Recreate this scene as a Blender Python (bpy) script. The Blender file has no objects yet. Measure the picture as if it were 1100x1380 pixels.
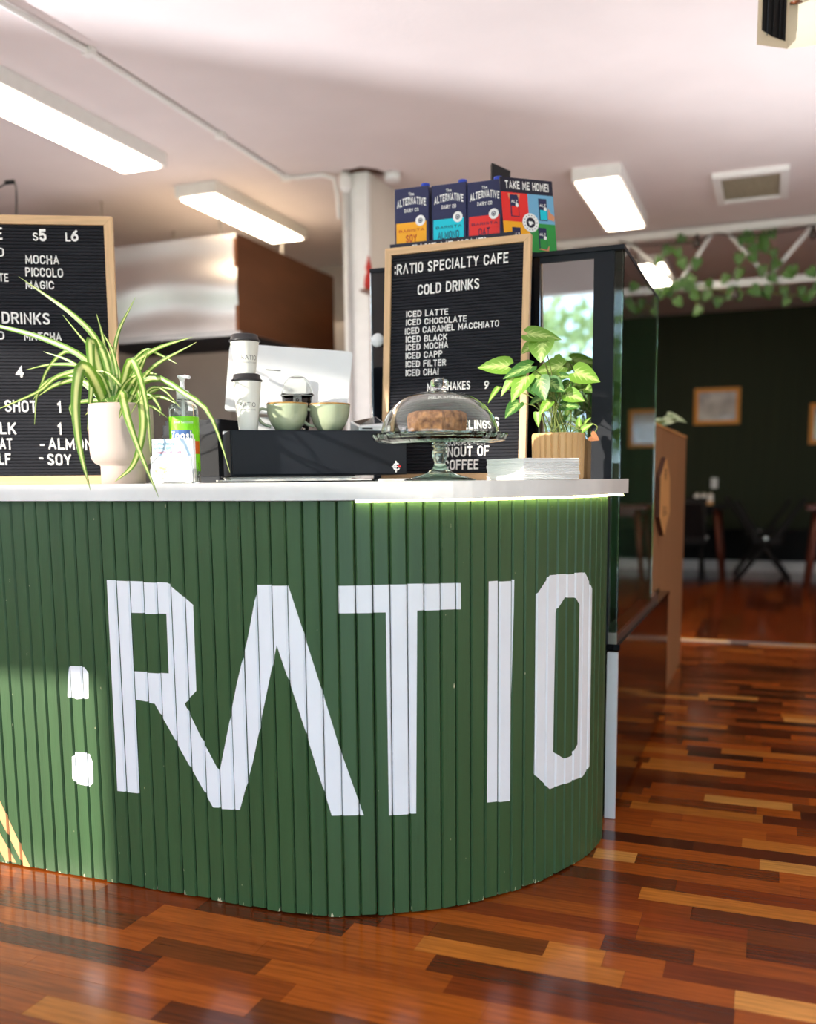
import bpy, bmesh, math, random
from math import sin, cos, pi, radians
from mathutils import Vector, Matrix
from mathutils.geometry import tessellate_polygon
random.seed(7)
S = bpy.context.scene
COL = S.collection

# ---------------------------------------------------------------- camera
F, CX, CY, H = 1265.0, 550.0, 812.0, 1.05
YAW, PIT, ROL = 0.37125, 0.12980, -0.009825
FW = Vector((-sin(YAW)*cos(PIT), cos(YAW)*cos(PIT), -sin(PIT)))
r0 = Vector((cos(YAW), sin(YAW), 0)); u0 = r0.cross(FW)
RT = r0*cos(ROL) + u0*sin(ROL); UP = -r0*sin(ROL) + u0*cos(ROL)
EYE = Vector((0, 0, H))
cam = bpy.data.cameras.new('camera'); camo = bpy.data.objects.new('camera', cam); COL.objects.link(camo)
camo.matrix_world = Matrix(((RT.x, UP.x, -FW.x, 0), (RT.y, UP.y, -FW.y, 0), (RT.z, UP.z, -FW.z, H), (0, 0, 0, 1)))
cam.sensor_fit = 'HORIZONTAL'; cam.sensor_width = 36; cam.lens = F/1100*36
cam.shift_y = (CY-690)/1100; cam.clip_start = .05; cam.clip_end = 200
cam.dof.use_dof = True; cam.dof.focus_distance = 2.42; cam.dof.aperture_fstop = 2.0
S.camera = camo
# ---------------------------------------------------------------- world, sun, exposure
S.view_settings.view_transform = 'Standard'; S.view_settings.look = 'None'
S.view_settings.gamma = 1; S.view_settings.use_curve_mapping = False
S.view_settings.exposure = 0.5
w = bpy.data.worlds.new('sky'); S.world = w; w.use_nodes = True
bg = w.node_tree.nodes['Background']; bg.inputs[0].default_value = (.61, .82, 1.0, 1); bg.inputs[1].default_value = 3.3
def lamp(name, kind, loc, energy, color=(1, 1, 1), direction=None, **k):
    d = bpy.data.lights.new(name, kind); d.energy = energy; d.color = color
    for a, b in k.items(): setattr(d, a, b)
    o = bpy.data.objects.new(name, d); COL.objects.link(o); o.location = loc
    if direction: o.rotation_euler = Vector(direction).to_track_quat('-Z', 'Y').to_euler()
    return o
SUN = Vector((.75, 1, -.35))
lamp('sun', 'SUN', (-6, -8, 6), 6.0, (1, .93, .82), SUN, angle=radians(.8))
# added spot standing in for sun glint from the street, cut by the left jamb
lamp('added_glint_spot', 'SPOT', (-9.5, -3.0, .25), 9500, (.93, .95, 1), (7.5, 6.5, 2.4), shadow_soft_size=.05, spot_size=radians(75), spot_blend=.4)

# added fill lights aimed up to brighten the ceiling; the cafe has no such lamps
lamp('ceiling_fill_front', 'AREA', (-1.2, -.7, 1.1), 13, (.90, .95, 1), (0, .25, 1), shape='RECTANGLE', size=4.5, size_y=1.0)
lamp('ceiling_fill_kitchen', 'AREA', (-3.2, 4.0, 1.12), 17, (.93, .96, 1), (.1, 0, 1), shape='RECTANGLE', size=2.2, size_y=2.0)
lamp('ceiling_fill_dining', 'AREA', (2.0, 5.0, 1.9), 40, (.93, .96, 1), (-.1, 0, 1), shape='RECTANGLE', size=1.6, size_y=5.0)

# ---------------------------------------------------------------- pixel -> place helpers
def ray(x, y): return FW + RT*((x-CX)/F) - UP*((y-CY)/F)
def atY(x, y, Y): d = ray(x, y); return EYE + d*(Y/d.y)
def atX(x, y, X): d = ray(x, y); return EYE + d*(X/d.x)
def atz(x, y, z): d = ray(x, y); return EYE + d*((z-H)/d.z)
def atPlane(x, y, p, n): d = ray(x, y); return EYE + d*((p-EYE).dot(n)/d.dot(n))

def lin(c):
    return tuple(((v/255)/12.92 if v/255 <= .04045 else ((v/255+.055)/1.055)**2.4) for v in c)
# ---------------------------------------------------------------- materials
def mat(name, rgb, rough=.5, metal=0, noise=0, nscale=8, stretch=(1, 1, 1), bump=0, bscale=60, spec=.5, emit=None, estr=0, trans=0, ior=1.45, coat=0, objcol=False, sss=0, rgb2=None):
    m = bpy.data.materials.new(name); m.use_nodes = True; nt = m.node_tree; N = nt.nodes; L = nt.links
    b = N['Principled BSDF']; c = lin(rgb)
    b.inputs['Base Color'].default_value = (*c, 1); b.inputs['Roughness'].default_value = rough
    b.inputs['Metallic'].default_value = metal; b.inputs['Specular IOR Level'].default_value = spec
    b.inputs['Transmission Weight'].default_value = trans; b.inputs['IOR'].default_value = ior
    b.inputs['Coat Weight'].default_value = coat; b.inputs['Coat Roughness'].default_value = .06
    if emit: b.inputs['Emission Color'].default_value = (*lin(emit), 1); b.inputs['Emission Strength'].default_value = estr
    tc = N.new('ShaderNodeNewGeometry') if objcol else N.new('ShaderNodeTexCoord')
    src = tc.outputs['Position'] if objcol else tc.outputs['Object']
    mp = N.new('ShaderNodeMapping'); mp.inputs['Scale'].default_value = stretch; L.new(src, mp.inputs['Vector'])
    if noise or objcol or rgb2:
        t = N.new('ShaderNodeTexNoise'); t.inputs['Scale'].default_value = nscale; t.inputs['Detail'].default_value = 5
        L.new(mp.outputs[0], t.inputs['Vector'])
        mx = N.new('ShaderNodeMix'); mx.data_type = 'RGBA'
        mr = N.new('ShaderNodeMapRange'); mr.inputs[1].default_value = .3; mr.inputs[2].default_value = .7
        L.new(t.outputs['Fac'], mr.inputs[0]); L.new(mr.outputs[0], mx.inputs[0])
        if objcol:
            oi = N.new('ShaderNodeObjectInfo')
            for k, idx in ((1-noise, 6), (1+noise, 7)):
                v = N.new('ShaderNodeVectorMath'); v.operation = 'SCALE'; v.inputs['Scale'].default_value = k
                L.new(oi.outputs['Color'], v.inputs[0]); L.new(v.outputs[0], mx.inputs[idx])
        else:
            c2 = lin(rgb2) if rgb2 else tuple(v*(1+noise) for v in c); c1 = c if rgb2 else tuple(v*(1-noise) for v in c)
            mx.inputs[6].default_value = (*c1, 1); mx.inputs[7].default_value = (*c2, 1)
        L.new(mx.outputs[2], b.inputs['Base Color'])
    if bump:
        t2 = N.new('ShaderNodeTexNoise'); t2.inputs['Scale'].default_value = bscale; t2.inputs['Detail'].default_value = 4
        L.new(mp.outputs[0], t2.inputs['Vector'])
        bp = N.new('ShaderNodeBump'); bp.inputs['Strength'].default_value = bump; bp.inputs['Distance'].default_value = .005
        L.new(t2.outputs['Fac'], bp.inputs['Height']); L.new(bp.outputs[0], b.inputs['Normal'])
    return m
M = {}
M['board'] = mat('varnished_floorboard', (150, 75, 30), .17, noise=.28, nscale=14, stretch=(.5, 7, 1), bump=.06, bscale=30, objcol=True, coat=.15)
M['board2'] = mat('dining_floorboard', (120, 50, 20), .16, noise=.25, nscale=14, stretch=(7, .5, 1), bump=.06, bscale=30, objcol=True, coat=.2)
M['subfloor'] = mat('subfloor_wood', (120, 58, 26), .25, noise=.3, nscale=6, stretch=(1, 12, 1))
M['ceiling'] = mat('ceiling_paint', (226, 216, 214), .8, noise=.03, nscale=3, bump=.15, bscale=40)
M['wall'] = mat('cream_wall_paint', (225, 218, 208), .7, noise=.04, nscale=3)
M['darkgreen'] = mat('dark_green_wall_paint', (34, 42, 20), .75, noise=.15, nscale=3, stretch=(8, 1, .3))
M['white'] = mat('white_paint', (238, 237, 234), .5, noise=.03, nscale=20)
M['whiteplastic'] = mat('white_plastic', (236, 238, 238), .35)
M['black'] = mat('black_plastic', (13, 14, 17), .6, noise=.1, spec=.25)
M['blackmetal'] = mat('dark_grey_powder_coated_metal', (25, 28, 34), .55, noise=.12, nscale=4, spec=.25)
M['steel'] = mat('brushed_stainless_steel', (190, 180, 172), .32, metal=1, noise=.06, nscale=3, bump=.25, bscale=3)
M['chrome'] = mat('polished_metal_edge', (225, 225, 225), .22, metal=1, bump=.4, bscale=25)
M['pine'] = mat('pale_pine_frame', (216, 178, 134), .5, noise=.13, nscale=16, stretch=(1, 1, 1), bump=.1)
M['pinev'] = mat('pale_pine_grain', (216, 178, 134), .5, noise=.14, nscale=14, stretch=(6, 6, .5))
M['pineh'] = mat('pale_pine_grain_cross', (216, 178, 134), .5, noise=.14, nscale=14, stretch=(.5, 6, 6))
M['ply'] = mat('plywood_panel', (152, 108, 70), .55, noise=.12, nscale=8, stretch=(8, 8, .5))
M['plydark'] = mat('burnt_wood_marking', (80, 45, 25), .7)
M['plylight'] = mat('pale_plywood', (214, 158, 96), .5, noise=.1, nscale=10, stretch=(6, 6, .6))
M['felt'] = mat('black_letterboard_felt', (26, 27, 34), .9, noise=.2, nscale=200)
M['letter'] = mat('white_board_letter', (246, 244, 240), .4)
M['glass'] = mat('clear_glass', (250, 253, 251), .0, trans=1, ior=1.45)
M['glassgreen'] = mat('greenish_pressed_glass', (214, 238, 226), .02, trans=1, ior=1.45)
M['terracotta'] = mat('beige_planter_glaze', (190, 172, 162), .55, noise=.05, nscale=5)
M['tanpot'] = mat('ribbed_tan_planter', (214, 172, 118), .45, noise=.07, nscale=5)
M['soil'] = mat('potting_soil', (50, 34, 22), .9, noise=.4, nscale=60, bump=.8)
M['sage'] = mat('sage_green_glaze', (163, 172, 142), .25, noise=.06, nscale=12, coat=.5)
M['rim'] = mat('ochre_glazed_rim', (168, 128, 62), .3, noise=.25, nscale=60)
M['cup'] = mat('white_paper_cup', (236, 234, 226), .5)
M['lid'] = mat('black_cup_lid', (36, 35, 37), .4)
M['greyprint'] = mat('grey_print', (120, 116, 112), .6)
M['paper'] = mat('white_paper', (246, 245, 242), .8, noise=.02, nscale=30)
M['papergrey'] = mat('magazine_paper', (205, 205, 198), .6, noise=.15, nscale=20)
M['navy'] = mat('navy_print', (34, 40, 82), .35)
M['navyposter'] = mat('dark_navy_print', (24, 26, 48), .4)
M['yellow'] = mat('yellow_print', (252, 176, 28), .4); M['cyan'] = mat('cyan_print', (0, 205, 226), .4)
M['red'] = mat('red_print', (236, 46, 42), .4); M['lightblue'] = mat('light_blue_print', (116, 178, 216), .4)
M['greenprint'] = mat('green_print', (44, 150, 66), .4); M['printwhite'] = mat('white_print', (248, 248, 246), .5)
M['blueplastic'] = mat('blue_plastic_cap', (26, 66, 190), .35)
M['orange'] = mat('orange_carton', (196, 92, 34), .5)
M['skin'] = mat('printed_hand_tone', (222, 150, 110), .5)
M['rubber'] = mat('brown_ragged_hole', (72, 44, 28), .9)
M['brownwood'] = mat('reddish_brown_cupboard_wood', (112, 60, 30), .35, noise=.15, nscale=5, stretch=(1, 1, 5))
M['greywall'] = mat('grey_panel_board', (178, 168, 158), .5, noise=.04, nscale=4)
M['vent'] = mat('dusty_vent_grille', (150, 138, 116), .7, noise=.2, nscale=60)
M['beige'] = mat('aged_beige_plastic', (222, 208, 182), .5, noise=.06, nscale=6)
M['cake'] = mat('brown_crumb_cake', (84, 46, 24), .85, rgb2=(196, 140, 92), nscale=60, bump=1, bscale=90)
M['sugar'] = mat('icing_sugar', (235, 222, 205), .8, noise=.15, nscale=40)
M['tape'] = mat('led_strip_diffuser', (255, 250, 225), .4, emit=(255, 244, 170), estr=16)
M['tube'] = mat('fluorescent_diffuser', (255, 250, 240), .5, emit=(255, 240, 214), estr=14)
M['bulb'] = mat('string_light_bulb', (60, 50, 44), .2)
M['cable'] = mat('dark_cable', (44, 40, 38), .5)
M['gold'] = mat('orange_gold_picture_frame', (226, 146, 30), .4, noise=.06)
M['picture'] = mat('glazed_print_pale_glare', (222, 216, 206), .06, coat=1, rgb2=(150, 140, 136), nscale=5)  # print lightened in place of the bright reflection on its glass
M['walnut'] = mat('reddish_brown_table_wood', (98, 46, 30), .4, noise=.15, nscale=6)
M['brass'] = mat('brass_threshold', (196, 140, 40), .4, metal=.3, noise=.1)
M['aluminium'] = mat('grey_threshold', (165, 150, 140), .4, metal=.5)
M['pavement'] = mat('sunlit_pavement', (190, 186, 178), .9, noise=.1, nscale=2)
M['grass'] = mat('lawn', (110, 140, 60), .9, noise=.2, nscale=3)
M['foliage'] = mat('tree_foliage', (150, 175, 95), .8, rgb2=(232, 236, 180), nscale=1.5, bump=1, bscale=5)  # pale tone puts blown-out sunlight into the leaf colour
M['bark'] = mat('tree_bark', (100, 84, 66), .9, noise=.2)
M['sprig'] = mat('pale_variegated_leaf', (196, 206, 166), .5, rgb2=(70, 110, 50), nscale=30)
M['ivy'] = mat('ivy_leaf_green', (66, 104, 38), .45, noise=.35, nscale=8)
M['brownleaf'] = mat('dry_brown_leaf', (140, 92, 58), .8, noise=.3, nscale=30)
M['stem'] = mat('plant_stem', (104, 116, 56), .6, noise=.2, nscale=30)
M['soap'] = mat('clear_sanitizer_plastic', (236, 246, 240), .03, trans=.9, ior=1.33)
M['lime'] = mat('lime_green_label', (128, 214, 30), .4, noise=.1, nscale=20); M['labelorange'] = mat('orange_label_patch', (206, 96, 34), .4)
M['labelblue'] = mat('blue_label_patch', (70, 104, 160), .4); M['shell'] = mat('yellow_sketch', (214, 190, 90), .6, rgb2=(245, 240, 215), nscale=160)
M['pinkprint'] = mat('pink_script_print', (214, 110, 120), .6); M['skyprint'] = mat('pale_blue_card_print', (170, 205, 232), .6, rgb2=(214, 230, 240), nscale=20)
M['teal'] = mat('teal_print', (60, 110, 120), .6)
M['greenreflect'] = mat('green_reflection_panel', (70, 112, 76), .3, noise=.2, nscale=4, stretch=(8, 1, .5))  # green imitates the reflection in the cabinet's side glass
M['stripmetal'] = mat('satin_white_metal_strip', (232, 233, 236), .35, metal=.25, bump=.5, bscale=18)
M['mirror'] = mat('dark_tinted_mirror_glass', (185, 190, 198), .02, metal=1)
M['gloss'] = mat('polished_dark_panel', (46, 22, 12), .12, spec=.6, noise=.1)
M['blackgloss'] = mat('black_glossy_panel', (16, 18, 24), .08, spec=.8)
M['charcoal'] = mat('soft_black_fabric', (9, 8, 9), .8)
M['screen'] = mat('dark_glass_screen', (34, 44, 52), .05, spec=1)
M['redpaint'] = mat('red_figurine_paint', (190, 40, 30), .5)

def leafmat(name, centre, edge, pos1, pos2, noise=.25, veins=0):
    m = bpy.data.materials.new(name); m.use_nodes = True; nt = m.node_tree; N = nt.nodes; L = nt.links
    b = N['Principled BSDF']; b.inputs['Roughness'].default_value = .42
    uv = N.new('ShaderNodeUVMap'); sp = N.new('ShaderNodeSeparateXYZ'); L.new(uv.outputs[0], sp.inputs[0])
    nz = N.new('ShaderNodeTexNoise'); nz.inputs['Scale'].default_value = 9; L.new(uv.outputs[0], nz.inputs['Vector'])
    ad = N.new('ShaderNodeMath'); ad.operation = 'MULTIPLY_ADD'; L.new(nz.outputs['Fac'], ad.inputs[0]); ad.inputs[1].default_value = noise
    L.new(sp.outputs[0], ad.inputs[2])
    out = ad.outputs[0]
    if veins:
        def mth(op, a, b):
            q = N.new('ShaderNodeMath'); q.operation = op
            for i, x in enumerate((a, b)):
                if isinstance(x, (int, float)): q.inputs[i].default_value = x
                elif x is not None: L.new(x, q.inputs[i])
            return q.outputs[0]
        ph = mth('MULTIPLY', mth('SUBTRACT', sp.outputs[1], mth('MULTIPLY', sp.outputs[0], .32)), 44)
        out = mth('SUBTRACT', out, mth('MULTIPLY', mth('POWER', mth('MAXIMUM', mth('SINE', ph, None), 0), 3), veins))
    cr = N.new('ShaderNodeValToRGB'); L.new(out, cr.inputs[0])
    cr.color_ramp.elements[0].position = pos1; cr.color_ramp.elements[0].color = (*lin(centre), 1)
    cr.color_ramp.elements[1].position = pos2; cr.color_ramp.elements[1].color = (*lin(edge), 1)
    L.new(cr.outputs[0], b.inputs['Base Color'])
    tr = N.new('ShaderNodeBsdfTranslucent'); L.new(cr.outputs[0], tr.inputs[0])
    mx = N.new('ShaderNodeMixShader'); mx.inputs[0].default_value = .3
    L.new(b.outputs[0], mx.inputs[1]); L.new(tr.outputs[0], mx.inputs[2]); L.new(mx.outputs[0], N['Material Output'].inputs[0])
    return m
M['spider'] = leafmat('striped_spider_leaf', (220, 226, 150), (98, 140, 46), .28, .62, .12)
M['syng'] = leafmat('variegated_arrowhead_leaf', (206, 226, 138), (118, 164, 54), .12, .6, .4, .32)
M['syngdark'] = leafmat('darker_arrowhead_leaf', (180, 208, 124), (62, 112, 44), .12, .6, .5, .35)

def worn(name, rgb, chip, thr, low, st=(6, 6, .4)):
    m = mat(name, rgb, .42, noise=.1, nscale=5, stretch=st, bump=.12, bscale=50); nt = m.node_tree; N = nt.nodes; L = nt.links
    b = N['Principled BSDF']; old = b.inputs['Base Color'].links[0].from_socket
    g = N.new('ShaderNodeNewGeometry'); mp = N.new('ShaderNodeMapping'); mp.inputs['Scale'].default_value = (1, 1, .25); L.new(g.outputs['Position'], mp.inputs[0])
    n = N.new('ShaderNodeTexNoise'); n.inputs['Scale'].default_value = 110; n.inputs['Detail'].default_value = 3; L.new(mp.outputs[0], n.inputs['Vector'])
    sp = N.new('ShaderNodeSeparateXYZ'); L.new(g.outputs['Position'], sp.inputs[0])
    mr = N.new('ShaderNodeMapRange'); mr.inputs[1].default_value = 0; mr.inputs[2].default_value = .022; mr.inputs[3].default_value = low; mr.inputs[4].default_value = 0; L.new(sp.outputs[2], mr.inputs[0])
    a = N.new('ShaderNodeMath'); L.new(n.outputs['Fac'], a.inputs[0]); L.new(mr.outputs[0], a.inputs[1])
    gt = N.new('ShaderNodeMath'); gt.operation = 'GREATER_THAN'; gt.inputs[1].default_value = thr; L.new(a.outputs[0], gt.inputs[0])
    mx = N.new('ShaderNodeMix'); mx.data_type = 'RGBA'; L.new(gt.outputs[0], mx.inputs[0]); L.new(old, mx.inputs[6]); mx.inputs[7].default_value = (*lin(chip), 1)
    L.new(mx.outputs[2], b.inputs['Base Color'])
    return m
M['slat'] = worn('worn_green_slat_paint', (56, 86, 51), (206, 196, 160), .765, .17)
M['slatpaint'] = mat('white_sign_paint', (240, 242, 246), .5, noise=.02, nscale=10, bump=.1)
M['tanpaint'] = mat('bare_tan_wood_streak', (214, 158, 108), .6, noise=.1, nscale=10)
M['topedge'] = worn('worn_white_worktop', (232, 230, 226), (110, 80, 60), .765, 0, (1, 1, 1))
M['groove'] = mat('dark_groove_back', (16, 26, 14), .9)

# ---------------------------------------------------------------- mesh builder
class MB:
    def __init__(s): s.v = []; s.f = []; s.m = []; s.sm = []; s.uv = []
    def face(s, idx, mi=0, smooth=False, uv=None): s.f.append(tuple(idx)); s.m.append(mi); s.sm.append(smooth); s.uv.append(uv)
    def add(s, pts): b = len(s.v); s.v += [Vector(p) for p in pts]; return b
    def poly(s, pts, mi=0, uv=None): b = s.add(pts); s.face(range(b, b+len(pts)), mi, False, uv)
    def box(s, a, b, mi=0, fr=None):
        x0, y0, z0 = a; x1, y1, z1 = b
        P = [(x0, y0, z0), (x1, y0, z0), (x1, y1, z0), (x0, y1, z0), (x0, y0, z1), (x1, y0, z1), (x1, y1, z1), (x0, y1, z1)]
        if fr: P = [fr @ Vector(p) for p in P]
        k = s.add(P)
        for q in ((0, 3, 2, 1), (4, 5, 6, 7), (0, 1, 5, 4), (1, 2, 6, 5), (2, 3, 7, 6), (3, 0, 4, 7)): s.face([k+i for i in q], mi)
        return s
    def rbox(s, a, b, r, mi=0, fr=None, seg=3, axis='z'):          # box with rounded vertical edges
        x0, y0, z0 = a; x1, y1, z1 = b; pts = []
        for cx, cy, a0 in ((x1-r, y1-r, 0), (x0+r, y1-r, pi/2), (x0+r, y0+r, pi), (x1-r, y0+r, 1.5*pi)):
            for i in range(seg+1):
                t = a0 + i*pi/2/seg; pts.append((cx+r*cos(t), cy+r*sin(t)))
        s.prism(pts, z0, z1, mi, fr); return s
    def prism(s, pts, z0, z1, mi=0, fr=None, smooth=False):
        fr = fr or Matrix.Identity(4); n = len(pts)
        k = s.add([fr @ Vector((x, y, z0)) for x, y in pts] + [fr @ Vector((x, y, z1)) for x, y in pts])
        for i in range(n): j = (i+1) % n; s.face((k+i, k+j, k+n+j, k+n+i), mi, smooth)
        if n > 4:
            for t in tessellate_polygon([[Vector((x, y, 0)) for x, y in pts]]):
                s.face([k+i for i in t[::-1]], mi); s.face([k+n+i for i in t], mi)
        else:
            s.face([k+i for i in range(n)][::-1], mi); s.face([k+n+i for i in range(n)], mi)
        return s
    def tube(s, pts, r, mi=0, n=8, cap=True):
        pts = [Vector(p) for p in pts]; rings = []
        for i, p in enumerate(pts):
            d = (pts[min(i+1, len(pts)-1)] - pts[max(i-1, 0)]).normalized()
            a = d.cross(Vector((0, 0, 1))); a = a.normalized() if a.length > 1e-3 else Vector((1, 0, 0)); b = d.cross(a)
            rr = r[i] if isinstance(r, (list, tuple)) else r
            rings.append(s.add([p + (a*cos(2*pi*j/n) + b*sin(2*pi*j/n))*rr for j in range(n)]))
        for A, B in zip(rings, rings[1:]):
            for j in range(n): k = (j+1) % n; s.face((A+j, B+j, B+k, A+k), mi, True)
        if cap: s.face([rings[0]+j for j in range(n)], mi); s.face([rings[-1]+j for j in range(n)][::-1], mi)
        return s
    def lathe(s, prof, c, mi=0, n=32, ripple=None, close=False):
        cx, cy, cz = c; rings = []
        for r, z in prof:
            rings.append(s.add([(cx+(r+(ripple(r, z, j) if ripple else 0))*cos(2*pi*j/n), cy+(r+(ripple(r, z, j) if ripple else 0))*sin(2*pi*j/n), cz+z) for j in range(n)]))
        for A, B in zip(rings, rings[1:]):
            for j in range(n): k = (j+1) % n; s.face((A+j, A+k, B+k, B+j), mi, ripple is None)
        if prof[0][0] > 1e-5 and not close: s.face([rings[0]+j for j in range(n)][::-1], mi)
        if prof[-1][0] > 1e-5 and not close: s.face([rings[-1]+j for j in range(n)], mi)
        if close:
            A, B = rings[-1], rings[0]
            for j in range(n): k = (j+1) % n; s.face((A+j, A+k, B+k, B+j), mi, True)
        return s
    def build(s, name, mats, parent=None, loc=None, merge=False):
        org = Vector(loc) if loc is not None else (root_loc(parent) if parent else Vector((0, 0, 0)))
        me = bpy.data.meshes.new(name); me.from_pydata([tuple(v-org) for v in s.v], [], s.f)
        for m in (mats if isinstance(mats, (list, tuple)) else [mats]): me.materials.append(M[m] if isinstance(m, str) else m)
        me.polygons.foreach_set('material_index', s.m); me.polygons.foreach_set('use_smooth', s.sm)
        if any(u for u in s.uv):
            ul = me.uv_layers.new(name='UVMap')
            for p, u in zip(me.polygons, s.uv):
                if u:
                    for li, c in zip(p.loop_indices, u): ul.data[li].uv = c
        bm = bmesh.new(); bm.from_mesh(me)
        if merge: bmesh.ops.remove_doubles(bm, verts=bm.verts, dist=1e-5)
        bmesh.ops.recalc_face_normals(bm, faces=bm.faces); bm.to_mesh(me); bm.free()
        me.update()
        o = bpy.data.objects.new(name, me); COL.objects.link(o)
        if parent: o.parent = parent; o.location = org - root_loc(parent)
        else: o.location = org
        return o
def root_loc(o):
    v = Vector((0, 0, 0))
    while o: v += o.location; o = o.parent
    return v
def tag(o, label, cat, group=None, kind=None):
    o['label'] = label; o['category'] = cat
    if group: o['group'] = group
    if kind: o['kind'] = kind
    return o
def thing(name, label, cat, loc, group=None):
    o = bpy.data.objects.new(name, None); COL.objects.link(o); o.location = loc; o.empty_display_size = .05
    return tag(o, label, cat, group)
def struct(o): o['kind'] = 'structure'; return o
def lab(o, l): o['label'] = l; return o
def stuff(o): o['kind'] = 'stuff'; return o
def bez(pts, n=14):                       # Catmull-Rom through points
    P = [Vector(p) for p in pts]; P = [P[0]*2-P[1]] + P + [P[-1]*2-P[-2]]; out = []
    for i in range(1, len(P)-2):
        a, b, c, d = P[i-1:i+3]; m = max(2, n//(len(P)-3))
        for j in range(m):
            t = j/m; out.append(.5*((2*b)+(c-a)*t+(2*a-5*b+4*c-d)*t*t+(3*b-a-3*c+d)*t**3))
    out.append(P[-2]); return out

# ---------------------------------------------------------------- lettering
def arc(cx, cy, rx, ry, a0, a1, n=5): return [(cx+rx*cos(radians(a0+(a1-a0)*i/n)), cy+ry*sin(radians(a0+(a1-a0)*i/n))) for i in range(n+1)]
_R = .26      # corner height used by the round letters
SF = {
 'A': (.60, [[(0, 0), (.5, 1), (1, 0)], [(.17, .3), (.83, .3)]]), '^': (.60, [[(0, 0), (.5, 1), (1, 0)]]),
 'B': (.52, [[(0, .53), (.55, .53)]+arc(.55, .765, .4, .235, -90, 90)+[(0, 1), (0, 0), (.6, 0)]+arc(.6, .265, .4, .265, -90, 90)+[(.55, .53)]]),
 'C': (.54, [[(1, .72)]+arc(.5, 1-_R, .5, _R, 20, 180)+arc(.5, _R, .5, _R, 180, 340)+[(1, .28)]]),
 'D': (.54, [[(0, 0), (0, 1), (.4, 1)]+arc(.4, .68, .6, .32, 80, 0)+arc(.4, .32, .6, .32, 0, -80)+[(.4, 0), (0, 0), (0, .02)]]),
 'E': (.46, [[(1, 1), (0, 1), (0, 0), (1, 0)], [(0, .52), (.85, .52)]]), 'F': (.46, [[(1, 1), (0, 1), (0, 0)], [(0, .52), (.85, .52)]]),
 'G': (.54, [[(1, .75)]+arc(.5, 1-_R, .5, _R, 20, 180)+arc(.5, _R, .5, _R, 180, 350)+[(1, .45), (.55, .45)]]),
 'H': (.54, [[(0, 0), (0, 1)], [(1, 0), (1, 1)], [(0, .52), (1, .52)]]), 'I': (.0, [[(.5, 0), (.5, 1)]]),
 'J': (.42, [[(1, 1), (1, .3)]+arc(.5, .25, .5, .25, 0, -180)]), 'K': (.54, [[(0, 0), (0, 1)], [(1, 1), (0, .36)], [(.35, .6), (1, 0)]]),
 'L': (.42, [[(0, 1), (0, 0), (1, 0)]]), 'M': (.68, [[(0, 0), (0, 1), (.5, .25), (1, 1), (1, 0)]]), 'N': (.54, [[(0, 0), (0, 1), (1, 0), (1, 1)]]),
 'O': (.54, [arc(.5, 1-_R, .5, _R, 0, 180, 8)+arc(.5, _R, .5, _R, 180, 360, 8)+[(1, 1-_R), (1, 1-_R+.02)]]),
 'P': (.50, [[(0, 0), (0, 1), (.55, 1)]+arc(.55, .75, .45, .25, 90, -90)+[(0, .5)]]),
 'R': (.52, [[(0, 0), (0, 1), (.55, 1)]+arc(.55, .75, .45, .25, 90, -90)+[(0, .5)], [(.5, .5), (1, 0)]]),
 'S': (.50, [arc(.5, .77, .5, .23, 20, 180)+[(.08, .66), (.5, .52), (.92, .36)]+arc(.5, .23, .5, .23, 0, -160)]),
 'T': (.52, [[(0, 1), (1, 1)], [(.5, 1), (.5, 0)]]), 'U': (.54, [[(0, 1), (0, _R)]+arc(.5, _R, .5, _R, 180, 360)+[(1, 1)]]),
 'V': (.58, [[(0, 1), (.5, 0), (1, 1)]]), 'W': (.8, [[(0, 1), (.25, 0), (.5, .9), (.75, 0), (1, 1)]]), 'X': (.56, [[(0, 1), (1, 0)], [(1, 1), (0, 0)]]),
 'Y': (.58, [[(0, 1), (.5, .45), (1, 1)], [(.5, .45), (.5, 0)]]), 'Z': (.5, [[(0, 1), (1, 1), (0, 0), (1, 0)]]),
 '1': (.22, [[(0, .78), (1, 1), (1, 0)]]), '4': (.52, [[(.75, 0), (.75, 1), (0, .3), (1, .3)]]), '5': (.48, [[(.95, 1), (.1, 1), (.02, .56), (.5, .62)]+arc(.5, .31, .5, .31, 75, -160)]),
 '6': (.50, [[(.85, 1), (.35, .75), (.03, .4)]+arc(.5, .31, .5, .31, 170, 530, 12)]), '9': (.50, [[(.15, 0), (.65, .25), (.97, .6)]+arc(.5, .69, .5, .31, -10, 350, 12)]),
 '-': (.34, [[(0, .42), (1, .42)]]), ':': (.0, [[(.5, .12), (.5, .22)], [(.5, .72), (.5, .82)]]), '!': (.0, [[(.5, .3), (.5, 1)], [(.5, 0), (.5, .06)]]), '.': (.0, [[(.5, 0), (.5, .08)]])}
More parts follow.
